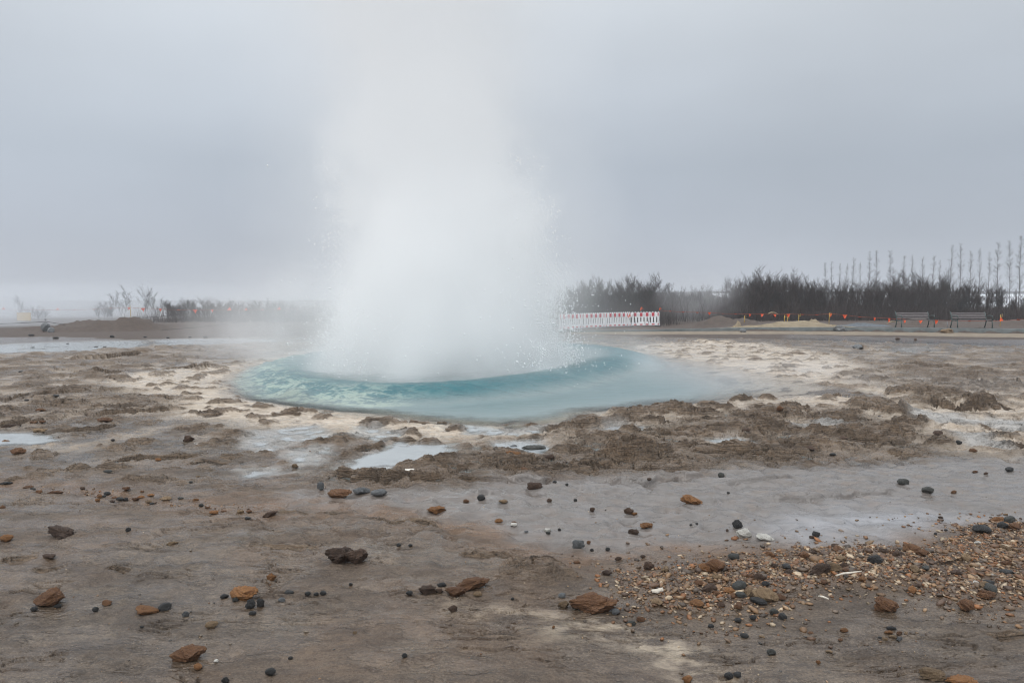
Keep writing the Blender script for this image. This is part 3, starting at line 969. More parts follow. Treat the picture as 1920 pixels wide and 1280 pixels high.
heap('sand_pile', gpt(1490, 610, 35.6), 2.6, 0.75, 0.30, M_SAND, 'long low pile of pale yellow sand lying behind the kerb', 'sand pile', 61)
heap('sand_pile', gpt(1526, 610, 36.2), 0.6, 0.5, 0.36, M_SAND, 'small peak of yellow sand rising over the long sand pile', 'sand pile', 63)
heap('sand_pile', gpt(1383, 612, 35.6), 0.36, 0.3, 0.34, M_SAND, 'small pointed cone of pale sand left of the long sand pile', 'sand pile', 64, sharp=1.6)
heap('sand_pile', gpt(1425, 612, 35.5), 1.6, 0.3, 0.10, M_SAND, 'thin tongue of sand between the pointed cone and the long sand pile', 'sand pile', 68)
heap('gravel_pile', gpt(1618, 609, 36.0), 1.7, 0.9, 0.16, M_BLUEGRAVEL, 'flat pile of blue grey gravel left of the nearer bench', 'gravel pile', 65)

# ------------------------------------------------------------------ barrier panels
def slot_plate(mb, w, z0, z1, nslot, sw, rad_seg=6, th=0.045):
    """bars between the rounded vertical slots."""
    pitch = w / (nslot)
    for k in range(nslot + 1):
        x = -w / 2 + k * pitch
        mb.box((x, 0, (z0 + z1) / 2), (pitch - sw, th, z1 - z0), bev=0.008)


def make_barrier():
    root = empty('barrier_panel', (0, 0, 0))
    f = MB()
    f.box((0, 0, 0.825), (2.0, 0.05, 0.27), bev=0.01)
    f.box((0, 0, 0.175), (2.0, 0.05, 0.15), bev=0.01)
    f.box((-0.975, 0, 0.50), (0.05, 0.055, 0.90), bev=0.008)
    f.box((0.975, 0, 0.50), (0.05, 0.055, 0.90), bev=0.008)
    slot_plate(f, 1.84, 0.24, 0.70, 9, 0.076)
    f.box((0, 0, 0.672), (1.9, 0.043, 0.036), bev=0.006)
    f.box((0, 0, 0.272), (1.9, 0.043, 0.045), bev=0.006)
    for k in (3, 4, 5):
        f.box((-0.92 + 1.84 / 9 * (k + 0.5), 0, 0.325), (0.1, 0.040, 0.065), bev=0.006)
    for k in range(11):
        f.box((-0.94 + k * 0.188, 0, 0.985), (0.055, 0.045, 0.06), bev=0.008)
    f.build('frame', M_WHITE, root)
    for k, x in enumerate((-0.575, -0.19, 0.195, 0.58)):
        b = MB()
        b.box((x, -0.029, 0.825), (0.175, 0.012, 0.235), bev=0.003)
        b.build('red_stripe', M_REDREF, root)
        b = MB()
        b.box((x, -0.029, 0.175), (0.175, 0.012, 0.075), bev=0.003)
        b.build('red_stripe', M_REDREF, root)
        if k < 3:
            b = MB()
            b.box((x + 0.19, -0.029, 0.825), (0.150, 0.010, 0.225), bev=0.003)
            b.build('white_stripe', M_GREYPL, root)
    for x in (-0.90, 0.90):
        for z, h in ((0.825, 0.235), (0.175, 0.075)):
            b = MB()
            b.box((x, -0.029, z), (0.06, 0.012, h), bev=0.003)
            b.build('red_stripe', M_REDREF, root)
        b = MB()
        b.box((x, 0, 0.045), (0.26, 0.62, 0.09), bev=0.02)
        b.box((x, 0, 0.11), (0.05, 0.045, 0.08))
        b.build('foot', M_FOOT, root)
    return root


def copy_tree(o, parent=None):
    c = o.copy()
    COL.objects.link(c)
    if parent:
        c.parent = parent
    for ch in list(o.children):
        copy_tree(ch, c)
    return c


bar = make_barrier()
ends = [((1237.2, 609.6), 44.7), ((1178, 610.8), 44.6), ((1134.2, 612.6), 43.2), ((1090, 614.8), 41.8), ((1048, 617.0), 40.5)]
blab = ['white plastic barrier panel with red stripes, at the right end of the row', 'second white barrier panel from the right end, with an orange tag at its edge',
        'third white barrier panel from the right, nearest the fine spray', 'white barrier panel half lost in the spray beside the eruption']
for i in range(4):
    (p1, d1), (p0, d0) = ends[i], ends[i + 1]
    a = Vector(at_depth(*p0, d0))
    b = Vector(at_depth(*p1, d1))
    o = bar if i == 0 else copy_tree(bar)
    mid_ = (a + b) / 2
    o.location = (mid_.x, mid_.y, gz(mid_.x, mid_.y))
    o.location.z = mid_.z - 0.10
    o.rotation_euler = (0, math.atan2(-(b.z - a.z), math.hypot(b.x - a.x, b.y - a.y)), math.atan2(b.y - a.y, b.x - a.x))
    o.scale = ((b - a).length / 2.03, 1, 1)
    tag(o, blab[i], 'barrier', 'barrier panels in a row')
for (px, py, d, lab, sc_) in ((1202, 579.5, 44.5, 'orange ribbon tied upright on top of the right barrier panel', 1.0), (1237, 579.5, 44.5, 'orange ribbon tip on the right end post of the barrier row', 0.8),
                              (1179.5, 593, 44.4, 'orange ribbon tag where the two right barrier panels meet', 0.9)):
    m_ = MB()
    m_.tube([(-0.05, 0, -0.10), (-0.03, 0, 0.03), (0.02, -0.01, 0.14)], [0.03, 0.045, 0.02], 6)
    m_.tube([(-0.03, 0, 0.02), (0.07, 0, 0.06), (0.14, 0, 0.00)], [0.03, 0.02, 0.01], 5)
    o = m_.build('orange_ribbon', M_ORANGE)
    o.location = at_depth(px, py, d)
    o.location.y -= 0.1
    o.scale = (sc_,) * 3
    tag(o, lab, 'ribbon', 'ribbons on the barrier row')

# ------------------------------------------------------------------ benches
def make_bench(w):
    root = empty('park_bench', (0, 0, 0))
    s = MB()
    for k in range(5):
        s.box((0, -0.21 + k * 0.10, 0.43 - 0.006 * k), (w - 0.08, 0.078, 0.03), bev=0.006)
    s.build('seat', M_SLAT, root)
    b = MB()
    for k in range(4):
        b.box((0, 0.235 + k * 0.030, 0.525 + k * 0.082), (w - 0.08, 0.028, 0.058), Euler((R(-18), 0, 0)), bev=0.006)
    b.build('backrest', M_SLAT, root)
    for sgn in (-1, 1):
        x = sgn * (w / 2 - 0.03)
        l = MB()
        l.tube([(x, -0.26, 0), (x, -0.25, 0.22), (x, -0.22, 0.41)], [0.026, 0.022, 0.026], 8)
        l.tube([(x, 0.32, 0), (x, 0.24, 0.22), (x, 0.20, 0.42), (x, 0.27, 0.62), (x, 0.36, 0.84)], [0.028, 0.024, 0.026, 0.024, 0.028], 8)
        l.tube([(x, -0.24, 0.40), (x, 0.21, 0.40)], 0.022, 8)
        l.box((x, -0.26, 0.012), (0.07, 0.12, 0.024), bev=0.005)
        l.box((x, 0.32, 0.012), (0.07, 0.12, 0.024), bev=0.005)
        lg = l.build('leg', M_GREENMETAL, root, True)
        a = MB()
        a.tube([(x, -0.23, 0.40), (x, -0.27, 0.55), (x, -0.22, 0.645), (x, 0.0, 0.655), (x, 0.27, 0.62)], [0.018, 0.018, 0.024, 0.024, 0.018], 8)
        a.build('armrest', M_GREENMETAL, root, True)
    return root


bench = make_bench(1.66)
b2 = copy_tree(bench)
for o, (x0, x1), d, lab in ((bench, (1684, 1747), 33.9, 'grey slatted bench with iron arms beside the flat gravel pile, farther from the right edge'),
                            (b2, (1788, 1855), 33.3, 'grey slatted bench standing in front of the tall poplars at far right')):
    a = at_depth((x0 + x1) / 2, 616, d)
    o.location = (a[0], a[1], gz(a[0], a[1]) + 0.0)
    o.scale = ((x1 - x0) / F * d / 1.66,) + (0.95, 0.93)
    o.rotation_euler = (0, 0, R(180 if False else 0))
    tag(o, lab, 'bench', 'benches on the walkway')

# ------------------------------------------------------------------ flag lines
def sag_pts(P, sub=5, sag=0.03):
    out = []
    for a, b in zip(P[:-1], P[1:]):
        a, b = Vector(a), Vector(b)
        for k in range(sub):
            t = k / sub
            p = a.lerp(b, t)
            p.z -= sag * 4 * t * (1 - t)
            out.append(p)
    out.append(Vector(P[-1]))
    return out


def flag_mesh(kind):
    """small pennant hanging below the cord at the origin: triangle with a folded cloth shape."""
    V, Fc = [], []
    n = 5
    if kind == 0:          # hanging triangle
        for i in range(n + 1):
            t = i / n
            hw = 0.155 * (1 - t) + 0.012
            for s_ in (-1, -0.4, 0.4, 1):
                V.append((hw * s_, 0.035 * math.sin(4 * t + s_ * 2), -0.30 * t))
    elif kind == 1:        # blown up over the cord
        for i in range(n + 1):
            t = i / n
            hw = 0.145 * (1 - t) + 0.010
            for s_ in (-1, -0.4, 0.4, 1):
                V.append((hw * s_ + 0.03 * t, 0.07 * t + 0.03 * math.sin(5 * t + s_), 0.24 * t))
    else:                  # lifted flat, seen edge-on
        for i in range(n + 1):
            t = i / n
            hw = 0.165 * (1 - t) + 0.012
            for s_ in (-1, -0.4, 0.4, 1):
                V.append((hw * s_, 0.26 * t, -0.075 * math.sin(2.6 * t) - 0.01 * s_))
    for i in range(n):
        for k in range(3):
            Fc.append((i * 4 + k, i * 4 + k + 1, (i + 1) * 4 + k + 1, (i + 1) * 4 + k))
    m_ = len(V)
    V += [(x, y + 0.006, z) for x, y, z in V]
    Fc += [tuple(q + m_ for q in f[::-1]) for f in Fc]
    return np_mesh('pennant', V, Fc)


FL = [flag_mesh(k) for k in range(3)]


def flag_line(name, pts, label, rope_ends):
    """pts: (px, py, depth, kind, size)"""
    P = [at_depth(px, py, d) for px, py, d, k, s in pts]
    o0 = Vector(P[0])
    root = empty(name, (P[0][0], P[0][1], gz(P[0][0], P[0][1])))
    tag(root, label, 'flag line', 'flag lines strung along the closed ground')
    rp = [at_depth(*rope_ends[0])] + P + [at_depth(*rope_ends[1])]
    mb = MB()
    mb.tube([p - root.location for p in sag_pts(rp, 4, 0.015)], 0.0075, 5)
    mb.build('cord', M_REDCORD, root)
    for (px, py, d, k, s), p in zip(pts, P):
        f = link('pennant', FL[k], M_ORANGE, root)
        f.location = Vector(p) - root.location
        f.rotation_euler = (R(random.uniform(-8, 8)), R(random.uniform(-10, 10)), R(random.uniform(-25, 25)))
        f.scale = (s * 0.62,) * 3
    return root


dR = lambda px: float(np.interp(px, [1240, 1560, 1700, 1920], [41.5, 37.5, 35.6, 35.6]))
fr_ = [(1257, 583, 2, .7), (1281, 584.5, 2, .7), (1307, 585, 2, .9), (1330, 585.5, 0, .85), (1355, 587.5, 2, .5), (1380, 588, 2, .8), (1406, 588.5, 0, .8), (1429, 588.5, 0, .9), (1453, 589, 0, .85), (1478, 588.5, 0, 1.1),
       (1505, 589, 2, .9), (1532, 589.5, 2, .8), (1557, 587.5, 0, 1.0), (1584, 590, 0, 1.15), (1612, 593.5, 2, .9), (1640, 595, 0, .9), (1667, 596.5, 0, 1.15), (1696, 598.5, 0, 1.0), (1726, 599.5, 0, 1.05), (1756, 600, 0, 1.1), (1786, 600.5, 2, .8),
       (1818, 601, 2, .8), (1847, 601, 2, .5), (1878, 601.5, 1, 1.25), (1911, 598.5, 2, 1.1)]
flag_line('flag_line', [(a, b, dR(a), k, s) for a, b, k, s in fr_], 'cord with small orange pennants running from the white barriers past the benches', ((1238, 582, 43.5), (1960, 597, 35.6)))
dL = 46.0
fl_ = [(6, 580, 1, 1.0), (107, 581, 1, 1.0), (140, 580.5, 2, .5), (175, 579.5, 2, .6), (207, 577.5, 2, .8), (242, 576, 0, .9), (268, 577.5, 0, 1.2), (301, 579, 0, .8), (334, 580.5, 2, .8), (366, 580.5, 0, 1.2), (398, 580.5, 0, .8), (430, 581.5, 1, 1.25), (461, 581.5, 1, .9), (492, 580, 2, .8), (523, 580.5, 1, 1.1)]
flag_line('flag_line', [(a, b, dL, k, s * 1.15) for a, b, k, s in fl_], 'cord with small orange pennants in the steam behind the brown mound', ((-60, 580, dL), (560, 579, dL)))

for px, d, top, lab in ((1470, 37.6, 591, 'bent yellow fence pin, leftmost of the four by the sand pile'), (1475.5, 37.6, 594, 'short yellow fence pin close beside the leftmost bent pin'), (1497, 37.5, 589.5, 'looped yellow fence pin standing behind the left half of the sand pile'),
                        (1554, 37.3, 586.5, 'tall yellow fence pin at the right end of the sand pile'), (1875, 35.7, 590, 'yellow fence pin right of the far bench holding the cord'), (1395, 38.6, 592, 'thin pale fence pin beside the pointed sand cone')):
    b = at_depth(px, 610, d)
    g_ = gz(b[0], b[1])
    t = at_depth(px, top, d)[2] - g_
    m_ = MB()
    m_.tube([(0, 0, -0.1), (0.01, 0, t * 0.5), (0.015, 0, t), (0.10, 0, t + 0.03), (0.11, 0, t - 0.09), (0.03, 0, t - 0.1)], 0.016, 6)
    o = m_.build('fence_pin', M_YELLOW, None, True)
    o.location = (b[0], b[1], g_)
    tag(o, lab, 'fence pin', 'yellow pins holding the flag cord')
for px, py0, py1, d, lab, mt in ((233, 590, 618, 36.5, 'thin white pole standing in front of the brown mound', M_WHITE), (246, 574, 597, 39.0, 'thin yellow rod rising from the boulder on the mound', M_YELLOW), (1777, 604, 618, 33.4, 'thin grey stake between the two benches', M_METAL)):
    b = at_depth(px, py1, d)
    g_ = gz(b[0], b[1])
    t = at_depth(px, py0, d)[2] - g_
    m_ = MB()
    m_.tube([(0, 0, -0.1), (-0.02, 0, t * .6), (-0.045, 0, t)], [0.016, 0.014, 0.012], 6)
    m_.tube([(-0.045, 0, t - 0.004), (-0.03, 0, t + 0.02)], [0.022, 0.016], 6)
    o = m_.build('stake', mt, None, True)
    o.location = (b[0], b[1], g_)
    tag(o, lab, 'stake')

# cable barrier on the left
b = at_depth(87, 621, 35.5)
g_ = gz(b[0], b[1])
t = at_depth(86, 599, 35.5)[2] - g_
m_ = MB()
m_.tube([(0.02, 0, -0.05), (0, 0, t * .5), (-0.03, 0, t)], 0.014, 6)
m_.tube([(-0.10, 0, t + 0.0), (-0.03, 0, t + 0.025), (0.05, 0, t)], [0.02, 0.028, 0.02], 6)
o = m_.build('rope_pin', M_METAL, None, True)
o.location = (b[0], b[1], g_)
tag(o, 'short iron pin with a flat top holding the dark cable above the boulder', 'rope pin')
cab = [(-40, 608, 37), (30, 606, 36), (87, 603, 35.5), (110, 606.5, 35.4), (134, 610.5, 35.3), (165, 614, 35.2), (200, 616.8, 35), (235, 618, 35), (275, 618.2, 35), (320, 617.4, 35.3), (370, 613.5, 36), (420, 607.5, 37), (470, 601, 38), (545, 594, 39)]
cp_ = [Vector(at_depth(*q)) for q in cab]
root = empty('rope_barrier', (b[0], b[1], g_))
m_ = MB()
m_.tube([p - root.location for p in cp_], 0.013, 6)
m_.build('cable', M_CABLE, root, True)
m_ = MB()
q = Vector(at_depth(134, 610.5, 35.3)) - root.location
m_.tube([q + Vector((-0.09, 0, 0.03)), q, q + Vector((0.12, 0, -0.02))], [0.03, 0.06, 0.025], 8)
m_.build('knot', M_CABLE, root, True)
tag(root, 'dark cable with a knot sagging in front of the brown mound', 'rope barrier')
m_ = MB()
cp2 = [Vector(at_depth(*q)) for q in ((250, 595, 39), (275, 595, 40), (300, 593.5, 41), (335, 588, 43), (380, 582, 45))]
o = m_.tube([p - cp2[0] for p in cp2], 0.012, 5).build('rope', M_CABLE, None, True)
o.location = cp2[0]
tag(o, 'thin dark rope rising from the mound boulder towards the bushes', 'rope')

# yellow sign board
b = at_depth(45.5, 604, 46)
root = empty('sign_board', (b[0], b[1], gz(b[0], b[1])))
tag(root, 'faded yellow sign board on two posts in the steam at far left', 'sign')
zc = at_depth(45.5, 593.5, 46)[2] - root.location.z
m_ = MB()
m_.box((0, 0, zc), (0.94, 0.03, 0.56), bev=0.01)
m_.build('board', M_SIGN, root)
m_ = MB()
for zf in (-0.265, 0.265):
    m_.box((0, -0.018, zc + zf), (0.94, 0.012, 0.02))
for xf in (-0.46, 0.46):
    m_.box((xf, -0.018, zc), (0.02, 0.012, 0.51))
m_.build('border', simple('sign_border', (0.5, 0.25, 0.03)), root)
for xf in (-0.3, 0.3):
    m_ = MB()
    m_.tube([(xf, 0.03, -0.1), (xf, 0.03, zc + 0.2)], 0.02, 8)
    m_.build('post', M_METAL, root, True)

# dry branches and straw by the sand
for pts, lab in (([(1440, 588), (1446, 585.5), (1453, 586), (1459, 589)], 'pale bent branch arched over the reddish earth heap'), ([(1560, 609), (1576, 611.5), (1592, 612.5), (1610, 613.5)], 'thin dry branch lying right of the sand pile'),
                 ([(1663, 606), (1672, 602.5), (1683, 604)], 'pale bent branch against the left leg of the nearer bench')):
    P = [Vector(at_depth(px, py, 35.0)) for px, py in pts]
    m_ = MB()
    m_.tube([p - P[0] for p in P], [0.02, 0.028, 0.024, 0.012][:len(P)], 6)
    m_.tube([P[1] - P[0], P[1] - P[0] + Vector((0.12, 0.05, -0.06))], [0.014, 0.006], 5)
    o = m_.build('branch', M_STRAW, None, True)
    o.location = P[0]
    tag(o, lab, 'branch')


# ------------------------------------------------------------------ bare shrubs and trees
class Twigs:
    def __init__(s):
        s.V, s.F = [], []

    def seg(s, a, b, r0, r1):
        t = (b - a)
        if t.length < 1e-5:
            return
        t.normalize()
        u = t.cross(Vector((0.31, 0.72, 0.2))).normalized()
        w = t.cross(u)
        i = len(s.V)
        for p, r_ in ((a, r0), (b, r1)):
            for k in range(3):
                an = 2.094 * k
                s.V.append(tuple(p + (u * math.cos(an) + w * math.sin(an)) * r_))
        for k in range(3):
            j = (k + 1) % 3
            s.F.append((i + k, i + j, i + 3 + j, i + 3 + k))

    def mesh(s, name):
        return np_mesh(name, s.V, s.F)


def grow(tw, tr, p, d, L, r, lev, rng, up=0.25, nb=3, spread=0.7, minr=0.0042):
    """one limb: bends upward, leaves side limbs."""
    n = 4 if lev < 2 else 3
    q = p.copy()
    dd = d.copy()
    for k in range(n):
        dd = (dd + Vector((rng.uniform(-.22, .22), rng.uniform(-.22, .22), up * rng.uniform(0.2, 1)))).normalized()
        e = q + dd * (L / n)
        ra = max(minr, r * (1 - 0.75 * k / n))
        rb = max(minr * 0.8, r * (1 - 0.75 * (k + 1) / n))
        (tr if lev == 0 else tw).seg(q, e, ra, rb)
        if lev < 3 and (k > 0 or lev > 0):
            for _ in range(nb if lev < 2 else 2):
                az = rng.uniform(0, 6.283)
                side = Vector((math.cos(az), math.sin(az), 0.15))
                sd_ = (dd * (1 - spread * 0.5) + side * spread).normalized()
                grow(tw, tr, q.lerp(e, rng.uniform(0.2, 1)), sd_, L * rng.uniform(0.30, 0.50), r * 0.42, lev + 1, rng, up, nb, spread, minr)
        q = e


def shrub(seed, stems, h, lean, nb=3, spread=.55, base=1.0):
    rng = random.Random(seed)
    tw, tr = Twigs(), Twigs()
    for _ in range(stems):
        az = rng.uniform(0, 6.283)
        rr_ = base * math.sqrt(rng.random())
        d = Vector((math.cos(az) * lean * rng.random(), math.sin(az) * lean * rng.random(), 1)).normalized()
        tr.seg(Vector((0, 0, -0.06)), Vector((math.cos(az) * rr_, math.sin(az) * rr_, -0.01)), 0.030, 0.024)
        grow(tw, tr, Vector((math.cos(az) * rr_, math.sin(az) * rr_, -0.05)), d, h * rng.uniform(0.55, 1.0), 0.020, 0, rng, 0.16, nb, spread)
    return tr.mesh('shrub_trunk'), tw.mesh('shrub_crown')


def poplar(seed, h):
    rng = random.Random(seed)
    tw, tr = Twigs(), Twigs()
    n = 22
    q = Vector((0, 0, -0.1))
    bend = Vector((rng.uniform(-.012, .012), rng.uniform(-.012, .012), 0))
    for k in range(n):
        t0, t1 = k / n, (k + 1) / n
        e = Vector((q.x + rng.uniform(-.014, .014) + bend.x * t0, q.y + rng.uniform(-.014, .014) + bend.y * t0, h * t1))
        tr.seg(q, e, 0.030 * (1 - t0) + 0.005, 0.030 * (1 - t1) + 0.004)
        if t0 > 0.10:
            for _ in range(rng.choice((4, 5, 7, 8))):
                az = rng.uniform(0, 6.283)
                L = (0.75 * (1 - t0) ** 0.6 + 0.16) * rng.uniform(0.3, 1.0) * 0.98
                d = Vector((math.cos(az) * .8, math.sin(az) * .8, rng.uniform(0.3, 0.9))).normalized()
                a = q.lerp(e, rng.random())
                b_ = a + d * L * 0.55
                c_ = b_ + (d + Vector((rng.uniform(-.3, .3), rng.uniform(-.3, .3), 0.6))).normalized() * L * 0.5
                tw.seg(a, b_, 0.0075, 0.005)
                tw.seg(b_, c_, 0.005, 0.0035)
                for _ in range(2):
                    a2 = a.lerp(b_, rng.uniform(.4, 1))
                    d2 = (d + Vector((rng.uniform(-.7, .7), rng.uniform(-.7, .7), 0.3))).normalized()
                    tw.seg(a2, a2 + d2 * L * 0.42, 0.005, 0.0035)
        q = e
    return tr.mesh('poplar_trunk'), tw.mesh('poplar_crown')


SHR = [shrub(100 + k, st, 3.0, ln, 3, sp_) for k, (st, ln, sp_) in enumerate(((10, .35, .50), (9, .45, .55), (12, .3, .45), (8, .4, .60), (11, .5, .5), (9, .25, .42)))]
POP = [poplar(200 + k, 6.0) for k in range(9)]
LTREE = [shrub(300 + k, 2, 4.2, .2, 3, .6, 0.2) for k in range(2)]
ORD = ['', 'second', 'third', 'fourth', 'fifth', 'sixth', 'seventh', 'eighth', 'ninth', 'tenth', 'eleventh', 'twelfth', 'thirteenth', 'fourteenth', 'fifteenth', 'sixteenth', 'seventeenth', 'eighteenth', 'nineteenth',
       'twentieth', 'twenty-first', 'twenty-second', 'twenty-third', 'twenty-fourth', 'twenty-fifth', 'twenty-sixth', 'twenty-seventh', 'twenty-eighth', 'twenty-ninth', 'thirtieth', 'thirty-first', 'thirty-second', 'thirty-third', 'thirty-fourth', 'thirty-fifth', 'thirty-sixth'] + ['thirty-' + q for q in ('seventh', 'eighth', 'ninth')] + ['fortieth'] + ['forty-' + q for q in ('first', 'second', 'third', 'fourth', 'fifth', 'sixth', 'seventh', 'eighth', 'ninth')] + ['fiftieth'] + ['fifty-' + q for q in ('first', 'second', 'third', 'fourth', 'fifth', 'sixth', 'seventh', 'eighth', 'ninth')] + ['sixtieth'] + ['sixty-' + q for q in ('first', 'second', 'third', 'fourth', 'fifth')]


def plant(name, meshes, px, top, d, base_h, label, cat, group, mt, mw, wide=1.0, rng=random):
    x, y, zt = at_depth(px, top, d)
    g_ = gz(x, y) if d < 60 else -0.0
    root = empty(name, (x, y, g_ - 0.02), rng.uniform(0, 6.28))
    s = (zt - g_) / base_h
    root.scale = (s * wide, s * wide, s)
    tag(root, label, cat, group)
    link('trunk', meshes[0], mt, root)
    link('crown', meshes[1], mw, root)
    return root


def real_h(ms):
    hmax = 0
    for me in ms:
        a = np.zeros(len(me.vertices) * 3, np.float32)
        me.vertices.foreach_get('co', a)
        hmax = max(hmax, float(a[2::3].max()))
    return hmax


HS = [real_h(m_) for m_ in SHR]
HP = [real_h(m_) for m_ in POP]
HL = [real_h(m_) for m_ in LTREE]
rt_ = random.Random(5)
sh = [(1082, 524), (1095, 516), (1112, 522), (1130, 514), (1146, 520), (1160, 510), (1185, 510), (1198, 520), (1211, 508), (1236, 524), (1260, 529), (1290, 534), (1320, 530), (1345, 538), (1366, 530), (1380, 515), (1401, 505), (1416, 512), (1430, 496), (1446, 505), (1465, 500), (1490, 509), (1518, 506), (1541, 520), (1570, 524),
      (1600, 518), (1640, 512), (1662, 505), (1690, 498), (1720, 505), (1742, 502), (1772, 526), (1790, 532), (1812, 522), (1832, 512), (1858, 520), (1890, 538), (1912, 545)]
sh = sorted(sh + [(1072, 530), (1104, 526), (1172, 522), (1222, 530), (1275, 540), (1306, 538), (1333, 541), (1392, 520), (1422, 515), (1455, 514), (1478, 512), (1504, 516), (1530, 522), (1556, 526), (1585, 526), (1620, 522), (1650, 520), (1676, 516), (1706, 512), (1731, 514), (1757, 522)])
nsh = len(sh)
for i, (px, top) in enumerate(sh):
    k = rt_.randrange(len(SHR))
    d = rt_.uniform(47, 53) if not 1225 < px < 1372 else rt_.uniform(55, 60)
    j = nsh - 1 - i
    w_ = 'last bare dark shrub at the right end of the thicket' if j == 0 else ('first bare dark shrub of the thicket beside the spray' if i == 0 else
         (f'bare dark shrub behind the barriers, {ORD[i]} from the spray' if i < 10 else f'bare dark shrub in the thicket, {ORD[j]} from its right end'))
    plant('bare_shrub', SHR[k], px, top, d, HS[k], w_, 'shrub', 'bare shrubs of the right thicket', M_BARK, M_TWIG if rt_.random() < .55 else M_TWIG_R, 1.0)
pp = [(1548, 491), (1561, 489), (1574, 493), (1587, 493), (1600, 481), (1614, 490), (1631, 470), (1646, 468), (1672, 468), (1694, 478), (1711, 477), (1732, 480), (1749, 478), (1764, 487), (1784, 458), (1803, 454), (1821, 468), (1838, 464), (1857, 471), (1875, 452), (1897, 449), (1916, 440)]
for i, (px, top) in enumerate(pp):
    k = (i * 5 + i // 4) % len(POP)
    j = len(pp) - 1 - i
    lab = 'tallest bare poplar, the rightmost of the row' if j == 0 else f'slim bare poplar rising over the thicket, {ORD[j]} from the right end'
    plant('poplar_tree', POP[k], px, top, rt_.uniform(55, 58), HP[k], lab, 'tree', 'slim poplars over the thicket', M_POPLAR, M_TWIG, 1.0)
lt = [(34, 548, 1), (74, 570, 0), (195, 562, 0), (229, 531, 1), (268, 530, 1), (293, 546, 1), (326, 560, 0), (341, 556, 0), (370, 560, 0), (400, 553, 0), (418, 560, 0), (436, 557, 0), (466, 564, 0), (490, 560, 0), (515, 556, 0), (536, 558, 0)]
for i, (px, top, tree_) in enumerate(lt):
    if tree_:
        k = i % 2
        lab = {34: 'faint bare tree in the steam behind the yellow sign', 229: 'bare tree behind the mound, left one of the taller pair', 268: 'bare tree behind the mound, right one of the taller pair', 293: 'lower bare tree just right of the taller pair'}[px]
        plant('bare_tree', LTREE[k], px, top, 52, HL[k], lab, 'tree', 'bare trees in the steam', M_BARK, M_TWIG, 0.9)
    else:
        k = rt_.randrange(len(SHR))
        lab = {74: 'faint low shrub in the steam right of the yellow sign', 195: 'faint low shrub left of the pair of bare trees'}.get(px) or ('last bare shrub at the right end of the misty bushes, beside the eruption' if i == len(lt) - 1 else f'bare shrub among the misty bushes, {ORD[len(lt) - 1 - i]} from the eruption')
        plant('bare_shrub', SHR[k], px, top, rt_.uniform(50, 54), HS[k], lab, 'shrub', 'bare shrubs in the steam', M_BARK, M_TWIG, 1.35)

# undergrowth: thin upright stems nobody could count
tw = Twigs()
ru = random.Random(9)
for _ in range(15000):
    x = ru.uniform(3.5, 44)
    y = ru.uniform(44.5, 57)
    if x < 4.2 + (y - 44) * 0.05:
        continue
    L = ru.uniform(0.5, 2.5) * (0.75 + 0.5 * pn(x, 0.35, 12))
    if x > 0.635 * y:
        L = min(L, ru.uniform(0.5, 1.25))
    if 9.5 < x < 15 and ru.random() < 0.45:
        continue
    p = Vector((x, y, -0.1 + 0.25 * (x > 11)))
    d = Vector((ru.uniform(-.45, .45), ru.uniform(-.45, .45), 1)).normalized()
    q = p + d * L * .55
    e = q + (d + Vector((ru.uniform(-.4, .4), ru.uniform(-.4, .4), .2))).normalized() * L * .45
    tw.seg(p, q, 0.013, 0.009)
    tw.seg(q, e, 0.009, 0.005)
    for _ in range(2):
        f = p.lerp(q, ru.uniform(.3, 1))
        tw.seg(f, f + Vector((ru.uniform(-.5, .5), ru.uniform(-.5, .5), ru.uniform(.3, .9))).normalized() * L * .35, 0.008, 0.005)
tag(link('undergrowth', tw.mesh('undergrowth'), M_TWIG_R), 'tangle of brown stems filling the foot of the thicket', 'undergrowth', kind='stuff')
tw = Twigs()
for _ in range(1800):
    x = ru.uniform(-26, -12)
    y = ru.uniform(47, 55)
    L = ru.uniform(0.4, 1.3)
    p = Vector((x, y, -0.05))
    d = Vector((ru.uniform(-.45, .45), ru.uniform(-.45, .45), 1)).normalized()
    q = p + d * L
    tw.seg(p, q, 0.013, 0.005)
tag(link('undergrowth', tw.mesh('undergrowth'), M_TWIG_R), 'low brown stems under the misty bushes on the left', 'undergrowth', kind='stuff')

# ------------------------------------------------------------------ stones
def rock_mesh(seed, sub, rough, facet, lumpy):
    bm = bmesh.new()
    bmesh.ops.create_icosphere(bm, subdivisions=sub, radius=0.5)
    rg = np.random.RandomState(seed)
    co = np.array([v.co[:] for v in bm.verts])
    n = co / np.linalg.norm(co, axis=1)[:, None]
    r = np.ones(len(n))
    for _ in range(facet):                       # broken flat faces
        d = rg.normal(size=3)
        d /= np.linalg.norm(d)
        c = rg.uniform(0.62, 0.92)
        dt = n @ d
        r = np.where(dt * r > c, np.minimum(r, c / np.maximum(dt, 1e-3)), r)
    a = fbm(n[:, 0] * 1.3 + n[:, 2] * 0.9, n[:, 1] * 1.3 - n[:, 2] * 1.1, 2, seed % 50)
    b = fbm(n[:, 0] * 4 + n[:, 2] * 3.1, n[:, 1] * 4 - n[:, 2] * 3.3, 4, seed % 50 + 9, 0.68)
    r = r * (1 + lumpy * a + rough * b)
    co = n * r[:, None] * 0.5
    co[:, 2] -= co[:, 2].min()
    ext = co.max(0) - co.min(0)
    co[:, :2] -= (co.max(0)[:2] + co.min(0)[:2]) / 2
    co /= ext
    for v, c in zip(bm.verts, co):
        v.co = c
    me = bpy.data.meshes.new('stone')
    bm.to_mesh(me)
    bm.free()
    for p in me.polygons:
        p.use_smooth = True
    return me


